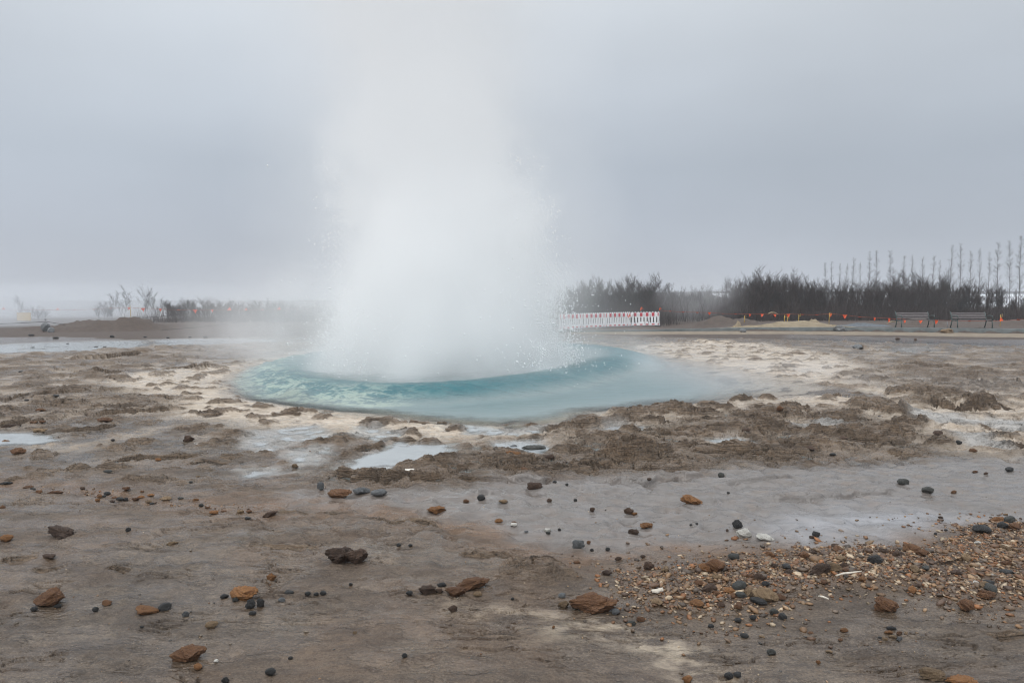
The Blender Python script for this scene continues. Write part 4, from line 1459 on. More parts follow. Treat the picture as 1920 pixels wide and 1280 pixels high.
ROUGH = [rock_mesh(400 + k, 5, 0.34, 9, 0.36) for k in range(6)]       # porous rust clods
SLABR = [rock_mesh(430 + k, 5, 0.22, 11, 0.26) for k in range(5)]       # broken chips
PEB = [rock_mesh(460 + k, 4, 0.03, 4, 0.14) for k in range(6)]         # worn pebbles
_mesh_of = {}


def stone_mesh(shape, mat, k):
    key = (shape, mat, k)
    if key not in _mesh_of:
        src = {'r': ROUGH, 's': SLABR, 'p': PEB}[shape]
        m_ = src[k % len(src)].copy()
        m_.materials.clear()
        m_.materials.append(STONE[mat])
        _mesh_of[key] = m_
    return _mesh_of[key]


rst = random.Random(77)


def put_stone(px, yb, w, h, mat, shape, name, label, cat, group=None, tilt=0.0, rot=None, xyz=None):
    gx, gy, gz_ = xyz
    W_ = w * gy / F * 1.04
    el = math.atan2(CAM_Z - gz_, gy)
    dep = W_ * (0.72 if shape != 's' else 0.62) if w < 60 else W_ * 0.6
    H_ = max(0.22 * W_, (h * gy / F - dep * math.sin(el) * 0.62) / math.cos(el))
    o = link(name, stone_mesh(shape, mat, rst.randrange(6)))
    o.location = (gx, gy + dep * 0.38, gz(gx, gy + dep * 0.38) - 0.17 * H_)
    o.scale = (W_, dep, H_ * 1.18)
    o.rotation_euler = (0, R(tilt), rot if rot is not None else R(rst.uniform(-14, 14)) + (math.pi if rst.random() < .5 else 0))
    tag(o, label, cat, group)
    return o


# x, bottom y, width, height (photo pixels), colour, shape, label (None: described from its neighbours), tilt
S = [
    (103, 1008, 52, 24, 'brown', 's', 'long dark brown stone tilted up to the right on the grey slab', -14), (8, 1015, 24, 15, 'orange', 'r', 'orange brown stone cut by the left edge of the view', 0), (89, 1047, 26, 10, 'brown', 's', 'small flat brown stone below the long tilted one', 0),
    (239, 997, 10, 9, 'dark', 'p', None, 0), (321, 1021, 20, 9, 'tan', 's', None, 0), (90, 1139, 60, 36, 'rust', 's', 'reddish wedge-shaped stone pointing up to the right, far left of the slab', -20), (62, 1146, 13, 10, 'dark', 'p', None, 0), (106, 1138, 13, 8, 'dark', 'p', None, 0),
    (197, 1136, 22, 13, 'rust', 's', None, 0), (177, 1147, 11, 10, 'dark', 'p', None, 0), (268, 1154, 46, 17, 'orange', 's', 'long orange stone lying against a charcoal pebble', -10), (307, 1145, 25, 17, 'dark', 'p', 'flat charcoal pebble touching the long orange stone', -12),
    (347, 1156, 14, 12, 'grey', 's', None, 0), (394, 1179, 24, 16, 'tan', 'r', 'lumpy pale tan stone alone below the orange rock', 0), (452, 1125, 53, 31, 'orange', 'r', 'rough bright orange rock ringed by charcoal pebbles', 0), (419, 1122, 16, 10, 'dark', 'p', None, 0), (440, 1129, 12, 10, 'olive', 'p', None, 0),
    (468, 1141, 19, 18, 'dark', 's', None, 0), (488, 1138, 16, 17, 'dark', 's', None, 0), (472, 1153, 14, 9, 'dark', 'p', None, 0), (540, 1113, 18, 10, 'dark', 'p', None, 0), (576, 1117, 12, 9, 'dark', 'p', None, 0), (592, 1114, 10, 7, 'dark', 'p', None, 0), (605, 1117, 12, 9, 'dark', 'p', None, 0), (527, 1134, 13, 9, 'grey', 'p', None, 0),
    (507, 1086, 18, 16, 'orange', 'r', None, 0), (505, 1088, 8, 5, 'orange', 's', None, 0), (348, 1245, 66, 37, 'rust', 'r', 'big mottled brown rock near the bottom of the grey slab', -8), (369, 1256, 18, 13, 'orange', 'r', 'small orange stone in front of the big mottled brown rock', 0), (404, 1241, 9, 6, 'white', 'p', None, 0),
    (505, 1267, 20, 16, 'dark', 'p', 'charcoal pebble near the bottom edge, the larger of two', 0), (544, 1236, 9, 7, 'dark', 'p', None, 0), (421, 1281, 15, 13, 'dark', 's', 'charcoal stone cut by the bottom edge of the view', 0), (265, 1177, 8, 5, 'dark', 'p', None, 0),
    (633, 1057, 56, 38, 'brown', 'r', 'big crumbly brown clod, left one of a touching pair', 0), (666, 1059, 44, 30, 'brown', 'r', 'crumbly brown clod, right one of a touching pair', 0), (747, 1026, 9, 7, 'dark', 'p', None, 0), (769, 1020, 8, 6, 'dark', 'p', None, 0), (657, 1098, 7, 6, 'dark', 'p', None, 0), (767, 1118, 13, 9, 'dark', 'p', None, 0),
    (800, 1115, 36, 21, 'brown', 'r', 'dark brown stone at the left end of the rusty cluster', 0), (823, 1112, 16, 12, 'brown', 'r', None, 0), (853, 1119, 40, 22, 'rust', 'r', 'rust stone in front of the flat rusty slab, mid slab', 0), (886, 1107, 64, 27, 'rust', 's', 'flat rusty slab, largest of the cluster left of the flaky mound', 0), (828, 1100, 18, 9, 'dark', 's', None, 0),
    (895, 1119, 18, 12, 'tan', 'r', None, 0), (849, 1147, 18, 15, 'brown', 'r', 'round dark brown clod alone below the rusty cluster', 0), (961, 1125, 7, 6, 'dark', 'p', None, 0), (1117, 1150, 98, 44, 'rust', 'r', 'largest rust boulder, half round, at the left end of the gravel', 0), (1057, 1141, 22, 17, 'tan', 'r', None, 0),
    (1054, 1121, 15, 11, 'grey', 'p', None, 0), (1155, 1153, 16, 14, 'grey', 'p', None, 0), (1184, 1172, 20, 14, 'olive', 'p', None, 0), (1203, 1166, 18, 11, 'rust', 'r', None, 0), (1139, 1079, 20, 12, 'brown', 'r', None, 0), (1218, 1068, 22, 17, 'brown', 'r', None, 0), (1160, 1050, 14, 8, 'brown', 's', None, 0),
    (1082, 1056, 14, 6, 'rust', 's', None, 0), (1206, 1046, 10, 7, 'brown', 'r', None, 0), (1085, 1028, 23, 18, 'grey', 's', 'faceted blue grey stone standing in the wet film', 0), (1104, 1020, 8, 7, 'rust', 'r', None, 0), (1110, 1032, 7, 6, 'dark', 'p', None, 0), (1140, 1033, 9, 8, 'dark', 'p', None, 0),
    (963, 993, 13, 8, 'white', 's', 'small white stone on the wet film, left of two', 0), (1027, 997, 13, 7, 'white', 's', 'small white stone on the wet film, right of two', 0), (1028, 1003, 9, 6, 'olive', 'p', None, 0), (987, 1002, 8, 5, 'grey', 'p', None, 0), (1049, 995, 6, 6, 'dark', 'p', None, 0), (935, 980, 16, 8, 'orange', 's', None, 0), (963, 982, 11, 6, 'rust', 's', None, 0),
    (1190, 1002, 22, 12, 'brown', 'r', None, 0), (1213, 991, 26, 13, 'orange', 'r', 'orange stone on the wet film just right of a brown one', 0), (1180, 965, 20, 14, 'brown', 'r', None, 0), (1190, 967, 12, 6, 'orange', 's', None, 0), (1111, 960, 10, 9, 'brown', 'r', None, 0), (1079, 940, 7, 6, 'dark', 'p', None, 0), (1030, 941, 10, 8, 'brown', 'r', None, 0),
    (902, 942, 15, 13, 'dark', 'p', 'smooth black pebble standing on the wet film', 0), (943, 947, 19, 9, 'tan', 'r', None, 0), (874, 940, 12, 8, 'rust', 'r', None, 0), (817, 964, 37, 16, 'orange', 'r', 'flat orange rust rock on the wet film left of the black pebble', 0), (634, 938, 46, 20, 'rust', 'r', 'rusty rock below the left end of the layered ledge', 0),
    (676, 928, 32, 13, 'grey', 's', 'grey stone touching the rusty rock by the layered ledge', 0), (709, 930, 31, 14, 'grey', 'p', 'smooth pale grey stone right of the rusty rock by the ledge', 0), (1003, 921, 29, 15, 'brown', 's', 'dark brown block under the right end of the layered ledge', 0), (1063, 910, 6, 5, 'dark', 'p', None, 0), (960, 849, 36, 11, 'orange', 's', 'bright orange slab at the edge of the small puddle', 0),
    (963, 839, 14, 7, 'grey', 'p', None, 0), (1001, 848, 46, 9, 'olive', 's', 'flat dark slab touching the bright orange slab by the puddle', 0), (1101, 871, 17, 12, 'rust', 'r', None, 0), (983, 880, 16, 12, 'rust', 'p', None, 0), (1031, 867, 18, 11, 'brown', 'p', None, 0), (1298, 945, 43, 20, 'orange', 'r', 'long orange brown stone alone on the wet film right of centre', 12),
    (1353, 894, 12, 11, 'olive', 'p', None, 0), (1310, 846, 10, 5, 'dark', 'p', None, 0), (1421, 847, 9, 7, 'orange', 'r', None, 0), (1583, 826, 17, 8, 'brown', 'p', None, 0), (1563, 853, 12, 6, 'dark', 'p', None, 0), (1800, 830, 11, 9, 'dark', 'p', None, 0), (1762, 818, 18, 11, 'brown', 'p', None, 0), (1827, 849, 15, 7, 'rust', 's', None, 0),
    (1697, 909, 21, 14, 'olive', 'p', 'smooth olive grey cobble, upper left of a pair on the right', 0), (1743, 926, 21, 14, 'olive', 'p', 'smooth olive grey cobble, lower right of a pair on the right', 0), (1896, 884, 16, 9, 'dark', 'p', None, 0), (1790, 925, 12, 7, 'rust', 's', None, 0), (1464, 795, 16, 10, 'rust', 'r', None, 0),
    (1384, 991, 20, 17, 'dark', 's', 'dark stone touching the larger white stone', 0), (1397, 1008, 29, 19, 'white', 's', 'chunky white stone leaning on a dark one', 0), (1436, 1014, 36, 14, 'white', 's', 'flat white stone lying just right of the chunky white one', 12), (1532, 1007, 15, 12, 'dark', 'p', None, 0), (1524, 1010, 11, 6, 'brown', 's', None, 0),
    (1713, 1036, 36, 20, 'rust', 'r', 'rust brown stone at the water edge above the gravel', 8), (1880, 981, 38, 14, 'orange', 's', 'flat orange stone topmost of the heap by the right edge', 0), (1897, 982, 20, 17, 'olive', 'p', None, 0), (1884, 992, 20, 15, 'dark', 'p', None, 0), (1345, 1075, 40, 29, 'rust', 'r', 'dark rust boulder alone left of the gravel spread', 0),
    (1437, 1130, 52, 28, 'tan', 's', 'flat tan slab lying on the gravel spread', 8), (1668, 1148, 50, 34, 'rust', 'r', 'round rust boulder at the front edge of the gravel', 0), (1818, 1150, 36, 27, 'rust', 'r', 'crumbly rust boulder in the gravel near the right edge', 0), (1645, 1057, 27, 18, 'dark', 's', 'black angular stone on the upper part of the gravel', 10),
    (1545, 1078, 46, 26, 'brown', 's', 'dark brown slab half sunk in the gravel by the white stick', 10), (1565, 1074, 30, 20, 'tan', 's', 'tan block right beside the sunken dark slab in the gravel', 0), (1585, 1068, 20, 15, 'brown', 'r', None, 0), (1437, 1101, 16, 11, 'dark', 'p', None, 0), (1453, 1153, 17, 14, 'olive', 'p', None, 0), (1469, 1162, 16, 14, 'dark', 'p', None, 0), (1413, 1162, 14, 10, 'dark', 'p', None, 0),
    (1385, 1167, 14, 9, 'dark', 'p', None, 0), (1334, 1177, 12, 8, 'dark', 'p', None, 0), (1397, 1196, 16, 10, 'dark', 'p', None, 0), (1448, 1228, 18, 13, 'olive', 'p', 'round dark pebble alone on bare slab below the gravel', 0), (1368, 1273, 17, 14, 'dark', 'p', None, 0), (1384, 1272, 16, 11, 'dark', 'p', None, 0), (1759, 1276, 48, 27, 'tan', 'r', 'rough tan clod at the bottom right corner', 0),
    (1812, 1286, 62, 24, 'orange', 'r', 'rust orange clod cut by the bottom edge at the right', 0), (1290, 1281, 22, 16, 'orange', 'r', 'orange stone cut by the bottom edge, right of centre', 0), (1673, 1181, 18, 8, 'dark', 's', None, 0), (1668, 1188, 18, 8, 'orange', 's', None, 0), (1688, 1190, 14, 8, 'rust', 's', None, 0), (1700, 1194, 10, 6, 'tan', 's', None, 0),
    (1676, 1197, 16, 9, 'tan', 's', None, 0), (1688, 1200, 14, 9, 'grey', 's', None, 0), (1660, 1200, 12, 7, 'tan', 's', None, 0), (1652, 1199, 9, 6, 'dark', 'p', None, 0), (1680, 1206, 12, 6, 'dark', 'p', None, 0), (1700, 1202, 10, 7, 'dark', 'p', None, 0), (1584, 1185, 16, 9, 'orange', 's', None, 0), (1521, 1188, 12, 5, 'rust', 's', None, 0),
    (1429, 1195, 12, 5, 'tan', 's', None, 0), (1556, 1227, 14, 6, 'tan', 's', None, 0), (1535, 1244, 9, 7, 'orange', 's', None, 0), (1577, 1202, 12, 5, 'rust', 's', None, 0), (1112, 1134, 10, 5, 'tan', 's', None, 0), (1038, 1178, 6, 6, 'orange', 's', None, 0), (758, 1233, 11, 9, 'dark', 's', None, 0), (665, 1188, 9, 6, 'tan', 's', None, 0),
    (72, 768, 17, 8, 'rust', 'r', None, 0), (103, 752, 12, 5, 'dark', 'p', None, 0), (48, 752, 8, 4, 'dark', 'p', None, 0), (192, 791, 28, 9, 'rust', 's', None, 0), (16, 801, 32, 10, 'brown', 's', None, 0), (60, 793, 16, 5, 'rust', 's', None, 0), (78, 793, 14, 5, 'rust', 's', None, 0), (8, 831, 15, 7, 'orange', 's', None, 0),
    (30, 853, 25, 13, 'rust', 's', None, 0), (72, 813, 30, 9, 'tan', 's', 'tan slab at the edge of the left puddle, leaning on the ledge', 0), (350, 829, 20, 13, 'brown', 'r', 'round brown stone beside the white scrap', 0), (210, 828, 8, 5, 'dark', 'p', None, 0), (200, 886, 16, 7, 'olive', 'p', None, 0), (357, 904, 7, 5, 'dark', 'p', None, 0), (370, 894, 9, 4, 'tan', 's', None, 0),
    (296, 864, 12, 6, 'orange', 's', None, 0), (234, 920, 17, 9, 'rust', 'r', None, 0), (153, 918, 10, 7, 'brown', 'p', None, 0), (100, 925, 28, 8, 'rust', 's', None, 0), (71, 924, 13, 8, 'rust', 's', None, 0), (60, 920, 10, 6, 'dark', 'p', None, 0), (8, 909, 22, 7, 'dark', 's', None, 0), (50, 914, 20, 5, 'rust', 's', None, 0), (3, 954, 12, 9, 'rust', 'r', None, 0),
    (185, 933, 12, 6, 'orange', 's', None, 0), (199, 928, 12, 8, 'dark', 'p', None, 0), (193, 932, 9, 5, 'dark', 'p', None, 0), (213, 934, 11, 5, 'rust', 's', None, 0), (222, 938, 14, 8, 'dark', 'p', None, 0), (234, 939, 10, 9, 'dark', 'p', None, 0), (209, 942, 10, 6, 'brown', 'p', None, 0), (182, 940, 10, 6, 'orange', 's', None, 0),
    (252, 939, 14, 8, 'rust', 'r', None, 0), (263, 934, 12, 6, 'orange', 's', None, 0), (277, 945, 12, 6, 'tan', 's', None, 0), (284, 946, 9, 6, 'dark', 'p', None, 0), (281, 930, 13, 5, 'orange', 's', None, 0), (265, 923, 8, 4, 'rust', 's', None, 0), (308, 938, 24, 6, 'tan', 's', None, 0), (337, 936, 11, 5, 'olive', 'p', None, 0), (366, 939, 12, 6, 'orange', 's', None, 0),
    (376, 950, 9, 7, 'olive', 'p', None, 0), (388, 953, 10, 4, 'rust', 's', None, 0), (399, 964, 18, 8, 'orange', 's', None, 0), (419, 960, 12, 5, 'rust', 's', None, 0), (449, 962, 14, 7, 'tan', 's', None, 0), (466, 963, 11, 5, 'rust', 's', None, 0), (463, 974, 12, 6, 'dark', 'p', None, 0), (505, 969, 28, 11, 'brown', 's', 'dark brown splinter at the right end of the pebble strip', 10),
    (552, 877, 13, 9, 'tan', 's', None, 0), (600, 920, 14, 17, 'grey', 's', 'upright pale grey stone left of the rusty rock by the ledge', 0), (38, 701, 9, 4, 'dark', 'p', None, 0), (103, 635, 12, 4, 'dark', 's', None, 0), (57, 630, 11, 4, 'dark', 's', None, 0), (209, 633, 8, 5, 'dark', 's', None, 0), (271, 633, 6, 3, 'dark', 'p', None, 0), (355, 635, 6, 3, 'dark', 'p', None, 0), (384, 634, 9, 4, 'dark', 's', None, 0), (126, 646, 5, 3, 'dark', 'p', None, 0),
    (179, 652, 7, 3, 'dark', 'p', None, 0), (195, 652, 7, 3, 'dark', 'p', None, 0), (60, 653, 9, 3, 'dark', 's', None, 0), (1612, 655, 24, 10, 'grey', 's', 'pale grey block on the far rim beyond the right end of the pool', 0), (1684, 637, 9, 4, 'brown', 's', None, 0), (1717, 638, 6, 3, 'brown', 's', None, 0), (430, 633, 5, 3, 'dark', 'p', None, 0), (314, 634, 6, 3, 'dark', 'p', None, 0),
    (1394, 617, 12, 7, 'grey', 'p', 'pale round stone in front of the kerb below the pointed sand cone', 0), (1575, 622, 26, 13, 'grey', 's', 'broken slab leaning against the kerb right of the sand pile', -22), (1779, 625, 24, 10, 'tan', 'r', 'straw coloured clump against the kerb between the benches', 0),
    (1060, 870, 10, 6, 'brown', 'p', None, 0), (1040, 905, 8, 5, 'dark', 'p', None, 0), (1186, 874, 8, 5, 'dark', 'p', None, 0), (1218, 895, 9, 5, 'brown', 'p', None, 0), (1520, 846, 26, 9, 'brown', 's', None, 0), (1300, 830, 7, 5, 'dark', 'p', None, 0), (1650, 786, 12, 5, 'dark', 'p', None, 0), (1400, 803, 16, 9, 'brown', 'p', None, 0), (1830, 886, 12, 5, 'rust', 's', None, 0), (1850, 890, 10, 5, 'brown', 's', None, 0),
    (1296, 985, 6, 4, 'dark', 'p', None, 0), (1307, 983, 6, 4, 'dark', 'p', None, 0), (1755, 1000, 6, 5, 'dark', 'p', None, 0), (1765, 972, 9, 5, 'brown', 's', None, 0), (1775, 995, 7, 4, 'dark', 'p', None, 0), (1364, 996, 6, 5, 'brown', 's', None, 0), (1366, 925, 6, 4, 'dark', 'p', None, 0),
]
ANCH = [(1117, 1130, 'the largest rust boulder'), (452, 1110, 'the rough orange rock'), (348, 1230, 'the big mottled brown rock'), (90, 1125, 'the reddish wedge stone'), (650, 1040, 'the pair of brown clods'), (870, 1103, 'the rusty stone cluster'),
        (1298, 937, 'the long orange brown stone'), (1410, 1003, 'the two white stones'), (1085, 1020, 'the faceted blue grey stone'), (817, 957, 'the flat orange rust rock'), (634, 930, 'the rusty rock by the ledge'), (902, 936, 'the smooth black pebble'),
        (965, 845, 'the bright orange slab'), (350, 823, 'the brown stone with the white scrap'), (230, 934, 'the middle of the pebble strip'), (1437, 1115, 'the flat tan slab'), (1668, 1130, 'the round rust boulder'), (1885, 985, 'the heap by the right edge'),
        (1678, 1195, 'the small patch of chips'), (1720, 917, 'the two olive cobbles'), (268, 1148, 'the long orange stone'), (1213, 985, 'the orange stone on the film'), (103, 1000, 'the long tilted stone'), (1370, 1268, 'the bottom edge of the slab'), (1440, 1222, 'the round lone dark pebble'),
        (1345, 1062, 'the lone dark rust boulder'), (1713, 1028, 'the rust brown stone at the water edge'), (72, 808, 'the tan slab in the left puddle'), (90, 622, 'the grey boulder with the iron pin'), (1812, 1275, 'the clods at the bottom right corner'), (1500, 800, 'the brown humps at the pool edge'),
        (1612, 650, 'the pale block on the far rim'), (500, 965, 'the dark splinter'), (300, 862, 'the curved crack in the slab'), (60, 918, 'the left end of the pebble strip')]
DESC = {'rust': 'rust brown', 'orange': 'orange', 'brown': 'dark brown', 'dark': 'black', 'olive': 'olive grey', 'grey': 'grey', 'tan': 'pale tan', 'white': 'white', 'red': 'red'}
SHP = {'r': 'rough stone', 's': 'flat chip', 'p': 'round pebble'}
cand = {}
labs = []
for i, (x, y, w, h, mt, shp, lab, tl_) in enumerate(S):
    if lab is None:
        ax, ay, an = min(ANCH, key=lambda a: math.hypot(a[0] - x, (a[1] - y) * 2.0))
        dx, dy = x - ax, (y - ay) * 2.0
        rel = ('left of ' if dx < 0 else 'right of ') if abs(dx) > abs(dy) else ('behind ' if dy < 0 else 'in front of ')
        q = math.hypot(dx, dy)
        dist_ = 'close ' if q < 45 else ('a little way ' if q < 130 else 'well ')
        if 'middle of' in an and q < 110:
            rel, dist_ = 'in the pebble strip, ' + rel, ''
            an = 'its middle'
        size = 'small ' if w < 12 else ''
        lab = f'{size}{DESC[mt]} {SHP[shp]} {dist_}{rel}{an}'.replace('a little way in front', 'some way in front').replace('close in front', 'just in front')
        cand.setdefault(lab, []).append(i)
    labs.append(lab)
for lab, ids in cand.items():
    if len(ids) > 1:
        ids.sort(key=lambda i: S[i][0])
        names = {2: ['left', 'right'], 3: ['left', 'middle', 'right']}.get(len(ids))
        for n_, i in enumerate(ids):
            if names:
                labs[i] = f'{lab}, {names[n_]} of {["two", "three"][len(ids) - 2]}'
            else:
                labs[i] = f'{lab}, {"first" if n_ == 0 else ORD[n_]} from left'
for i in range(len(labs)):
    if len(labs[i].split()) > 16:
        labs[i] = labs[i].replace('a little way ', '').replace('some way ', '').replace('small ', '', 1)
SP = on_ground_many([(s[0], s[1]) for s in S])
for i, (x, y, w, h, mt, shp, lab, tl_) in enumerate(S):
    nm = 'boulder' if 'boulder' in labs[i] else ('pebble' if shp == 'p' else 'stone')
    put_stone(x, y, w, h, mt, shp, nm, labs[i], nm, 'stones scattered on the wet slab', tl_, None, (SP[0][i], SP[1][i], SP[2][i]))

# boulders behind the plateau edge on the left
for (x, y, w, h, d, lab) in ((86, 628, 16, 17, 33.6, 'grey boulder under the iron pin, taller of the two'), (96, 629, 12, 10, 33.2, 'low dark boulder leaning on the grey one under the pin'),
                             (243, 600, 9, 9, 39.3, 'dark boulder on the right end of the brown mound'), (250, 602, 8, 6, 39.2, 'small dark boulder beside the bigger one on the mound'), (183, 596, 14, 5, 40.0, 'flat dark stone on the crest of the brown mound')):
    gx, gy, gzz = gpt(x, y, d)
    W_, H_ = w * d / F, h * d / F
    o = link('boulder', stone_mesh('s' if h < 8 else 'p', 'grey' if d < 39 else 'brown', rst.randrange(6)))
    o.location = (gx, gy, gzz - 0.05)
    o.scale = (W_, W_ * .8, H_ + 0.05)
    o.rotation_euler = (0, 0, R(rst.uniform(0, 360)))
    tag(o, lab, 'boulder', 'boulders at the mound')

# litter
def flake(name, px, py, L, wd_, th, mat, label, cat, rz, curl=0.3):
    gx, gy, gzz = on_ground(px, py)
    L = L * gy / F
    wd_ = wd_ * gy / F * 2
    n = 7
    V, Q = [], []
    for i in range(n):
        t = i / (n - 1) - .5
        ww = wd_ * (1 - 1.5 * t * t) * (0.8 + 0.3 * pn(t * 3, 2.0, 4))
        z = 0.5 * curl * L * t * t + 0.03 * L * pn(t * 4, 1.0, 6)
        for s_, dz in ((-1, 0), (0, th * 1.5), (1, 0)):
            V.append((L * t, ww * s_ * 0.5, max(0, z) + dz + th))
    for i in range(n - 1):
        for k in range(2):
            Q.append((i * 3 + k, (i + 1) * 3 + k, (i + 1) * 3 + k + 1, i * 3 + k + 1))
    o = link(name, np_mesh(name, V, Q), mat)
    sm = o.modifiers.new('thick', 'SOLIDIFY')
    sm.thickness = th
    o.location = (gx, gy, gzz)
    o.rotation_euler = (0, 0, R(rz))
    tag(o, label, cat)
    return o


flake('scrap', 374, 830, 26, 5, 0.004, STONE['white'], 'thin white scrap lying beside the round brown stone', 'scrap', -12, 0.12)
flake('scrap', 122, 784, 13, 4, 0.006, STONE['red'], 'small red scrap among the grey ledges at left', 'scrap', 5)
flake('scrap', 1232, 1110, 26, 8, 0.008, STONE['bone'], 'chalky white splinter at the left end of the gravel', 'scrap', 24)
flake('scrap', 768, 883, 18, 4, 0.006, STONE['white'], 'white sliver lying on the layered ledge', 'scrap', 20)
for px, py, L, rz, lab in ((1590, 1084, 55, 14, 'pale dry stick lying across the gravel'), (1545, 1130, 24, -60, 'short pale stick at the front edge of the gravel')):
    gx, gy, gzz = on_ground(px, py)
    L = L * gy / F
    m_ = MB()
    m_.tube([(-L / 2, 0, 0.0), (-L / 6, 0.004, 0.004), (L / 5, 0, 0.006), (L / 2, -0.01, 0.012)], [0.004, 0.006, 0.005, 0.003], 7)
    o = m_.build('stick', STONE['bone'], None, True)
    o.location = (gx, gy, gzz + 0.024)
    o.rotation_euler = (0, 0, R(rz))
    tag(o, lab, 'stick')


# gravel: thousands of chips as one mass, the largest pebbles as objects of their own
def chips(name, P, size, seed, pal, label, flat=(0.25, 0.55)):
    rg = np.random.RandomState(seed)
    bm = bmesh.new()
    bmesh.ops.create_icosphere(bm, subdivisions=1, radius=0.5)
    bv = np.array([v.co[:] for v in bm.verts])
    bf = np.array([[v.index for v in f.verts] for f in bm.faces])
    bm.free()
    n = len(P[0])
    sx = size * rg.lognormal(0, 0.42, n)
    k = len(bv)
    jit = 1 + rg.uniform(-.32, .32, (n, k))
    v = bv[None] * jit[..., None]
    v = v * np.stack([sx, sx * rg.uniform(.5, .9, n), sx * rg.uniform(flat[0], flat[1], n)], 1)[:, None, :]
    a = rg.rand(n) * 6.283
    tl_ = rg.normal(0, 0.25, n)[:, None]
    z = v[..., 2] + v[..., 0] * tl_
    x = v[..., 0] * np.cos(a)[:, None] - v[..., 1] * np.sin(a)[:, None] + P[0][:, None]
    y = v[..., 0] * np.sin(a)[:, None] + v[..., 1] * np.cos(a)[:, None] + P[1][:, None]
    z = z + P[2][:, None] + (sx * 0.10)[:, None]
    me = np_mesh(name, np.stack([x, y, z], -1).reshape(-1, 3), (bf[None] + (np.arange(n) * k)[:, None, None]).reshape(-1, 3), False)
    pc = np.array(pal)[rg.randint(0, len(pal), n)] * np.array([1.0, 0.90, 0.78]) * rg.uniform(0.65, 1.3, (n, 1))
    c = np.concatenate([np.repeat(pc, k, 0), np.ones((n * k, 1))], 1)
    col_attr(me, 'tint', c)
    return tag(link(name, me, M_CHIP), label, kind='stuff')


mc = NT('gravel_chips')
ac = mc.n('Attribute', attribute_name='tint')
nc = mc.noise(mc.coord('Object'), 60, 4, .6)
mc.principled(mc.mix(mc.map(nc, .45, .7), ac.outputs['Color'], mc.mix(0.5, ac.outputs['Color'], (0.04, 0.03, 0.02))), 0.5, mc.bump(nc, .7, .004))
M_CHIP = mc.mat
PAL = [(0.235, 0.150, 0.085), (0.20, 0.115, 0.060), (0.165, 0.085, 0.042), (0.115, 0.068, 0.042), (0.26, 0.185, 0.120), (0.13, 0.095, 0.070), (0.20, 0.125, 0.07), (0.085, 0.055, 0.04), (0.28, 0.20, 0.13), (0.07, 0.055, 0.045), (0.235, 0.105, 0.04), (0.15, 0.12, 0.10), (0.42, 0.36, 0.28)]
rgv = np.random.RandomState(3)
gp = np.array(GRAVEL)
n = 46000
x = rgv.uniform(gp[:, 0].min() - .3, gp[:, 0].max() + .3, n)
y = rgv.uniform(gp[:, 1].min() - .3, gp[:, 1].max() + .3, n)
s_ = sdf(x + .10 * fbm(x * 4.5, y * 4.5, 2, 3), y + .10 * fbm(x * 4.5, y * 4.5, 2, 4), GRAVEL)
pr = np.clip(0.15 + s_ * 3.6, 0.0, 1.0) + 0.13 * np.exp(np.minimum(s_, 0) / .14)
ok = rgv.rand(n) < pr
x, y = x[ok], y[ok]
chips('gravel', (x, y, terrain(x, y)['z']), 0.019, 12, PAL, 'spread of rusty angular gravel and chips at lower right')
# loose crumbs over the slabs
n = 5200
d_ = 1.9 * (5.6 ** rgv.rand(n))
u_ = rgv.uniform(-.95, .95, n)
x, y = u_ * d_, d_
kk = fbm(x * 1.1, y * 1.1, 3, 71)
ok = (rgv.rand(n) < np.clip(0.22 + 1.3 * kk, 0.03, 1))
x, y = x[ok], y[ok]
chips('stone_crumbs', (x, y, terrain(x, y)['z'] - 0.001), 0.0085, 13, PAL + [(0.04, 0.042, 0.045)] * 3 + [(0.14, 0.12, 0.10)] * 5, 'tiny crumbs of stone sprinkled over the wet slabs')
pl = np.array(PEB_L)
n = 900
x = rgv.uniform(pl[:, 0].min(), pl[:, 0].max(), n)
y = rgv.uniform(pl[:, 1].min(), pl[:, 1].max(), n)
ok = (sdf(x, y, PEB_L) > 0) & (fbm(x * 2, y * 2, 3, 72) > -0.02)
x, y = x[ok], y[ok]
chips('stone_crumbs', (x, y, terrain(x, y)['z']), 0.016, 14, PAL, 'fine chips between the pebbles of the left strip')

# biggest loose pebbles of the gravel
cnt = 0
gcol = [('rust', 's'), ('tan', 's'), ('brown', 'r'), ('dark', 'p'), ('rust', 'r'), ('tan', 's'), ('orange', 's'), ('rust', 's'), ('brown', 's'), ('olive', 'p'), ('rust', 's'), ('white', 's'), ('brown', 's')]
while cnt < 62:
    px, py = rst.uniform(1120, 1918), rst.uniform(995, 1185)
    gx, gy = on_plane(px, py, 0.08)
    s1 = float(sdf(np.array([gx]), np.array([gy]), GRAVEL)[0])
    if s1 < 0.02:
        continue
    gzz = gz(gx, gy)
    mt, shp = gcol[cnt % len(gcol)]
    w = rst.uniform(16, 32) if mt != 'white' else rst.uniform(10, 16)
    put_stone(px, py, w, w * rst.uniform(.42, .62), mt, shp, 'pebble', f'{DESC[mt]} {SHP[shp]} bedded in the rusty gravel spread', 'pebble', 'pebbles bedded in the gravel spread', rst.uniform(-8, 8), R(rst.uniform(0, 360)), (gx, gy, gzz + 0.012))
    cnt += 1

# ------------------------------------------------------------------ eruption: jet, steam column, spray
PX, PY = 0.0, 0.0
PX, PY = on_plane(852, 700, 0.12)
PYC = 14.6
PX = (852 - 960) / F * PYC


def plume_r(z):
    return np.interp(z, [0, 0.6, 2.0, 4.0, 6.5, 9.0, 12.0, 14.0], [2.70, 2.55, 2.38, 2.22, 2.15, 2.35, 2.2, 1.2])


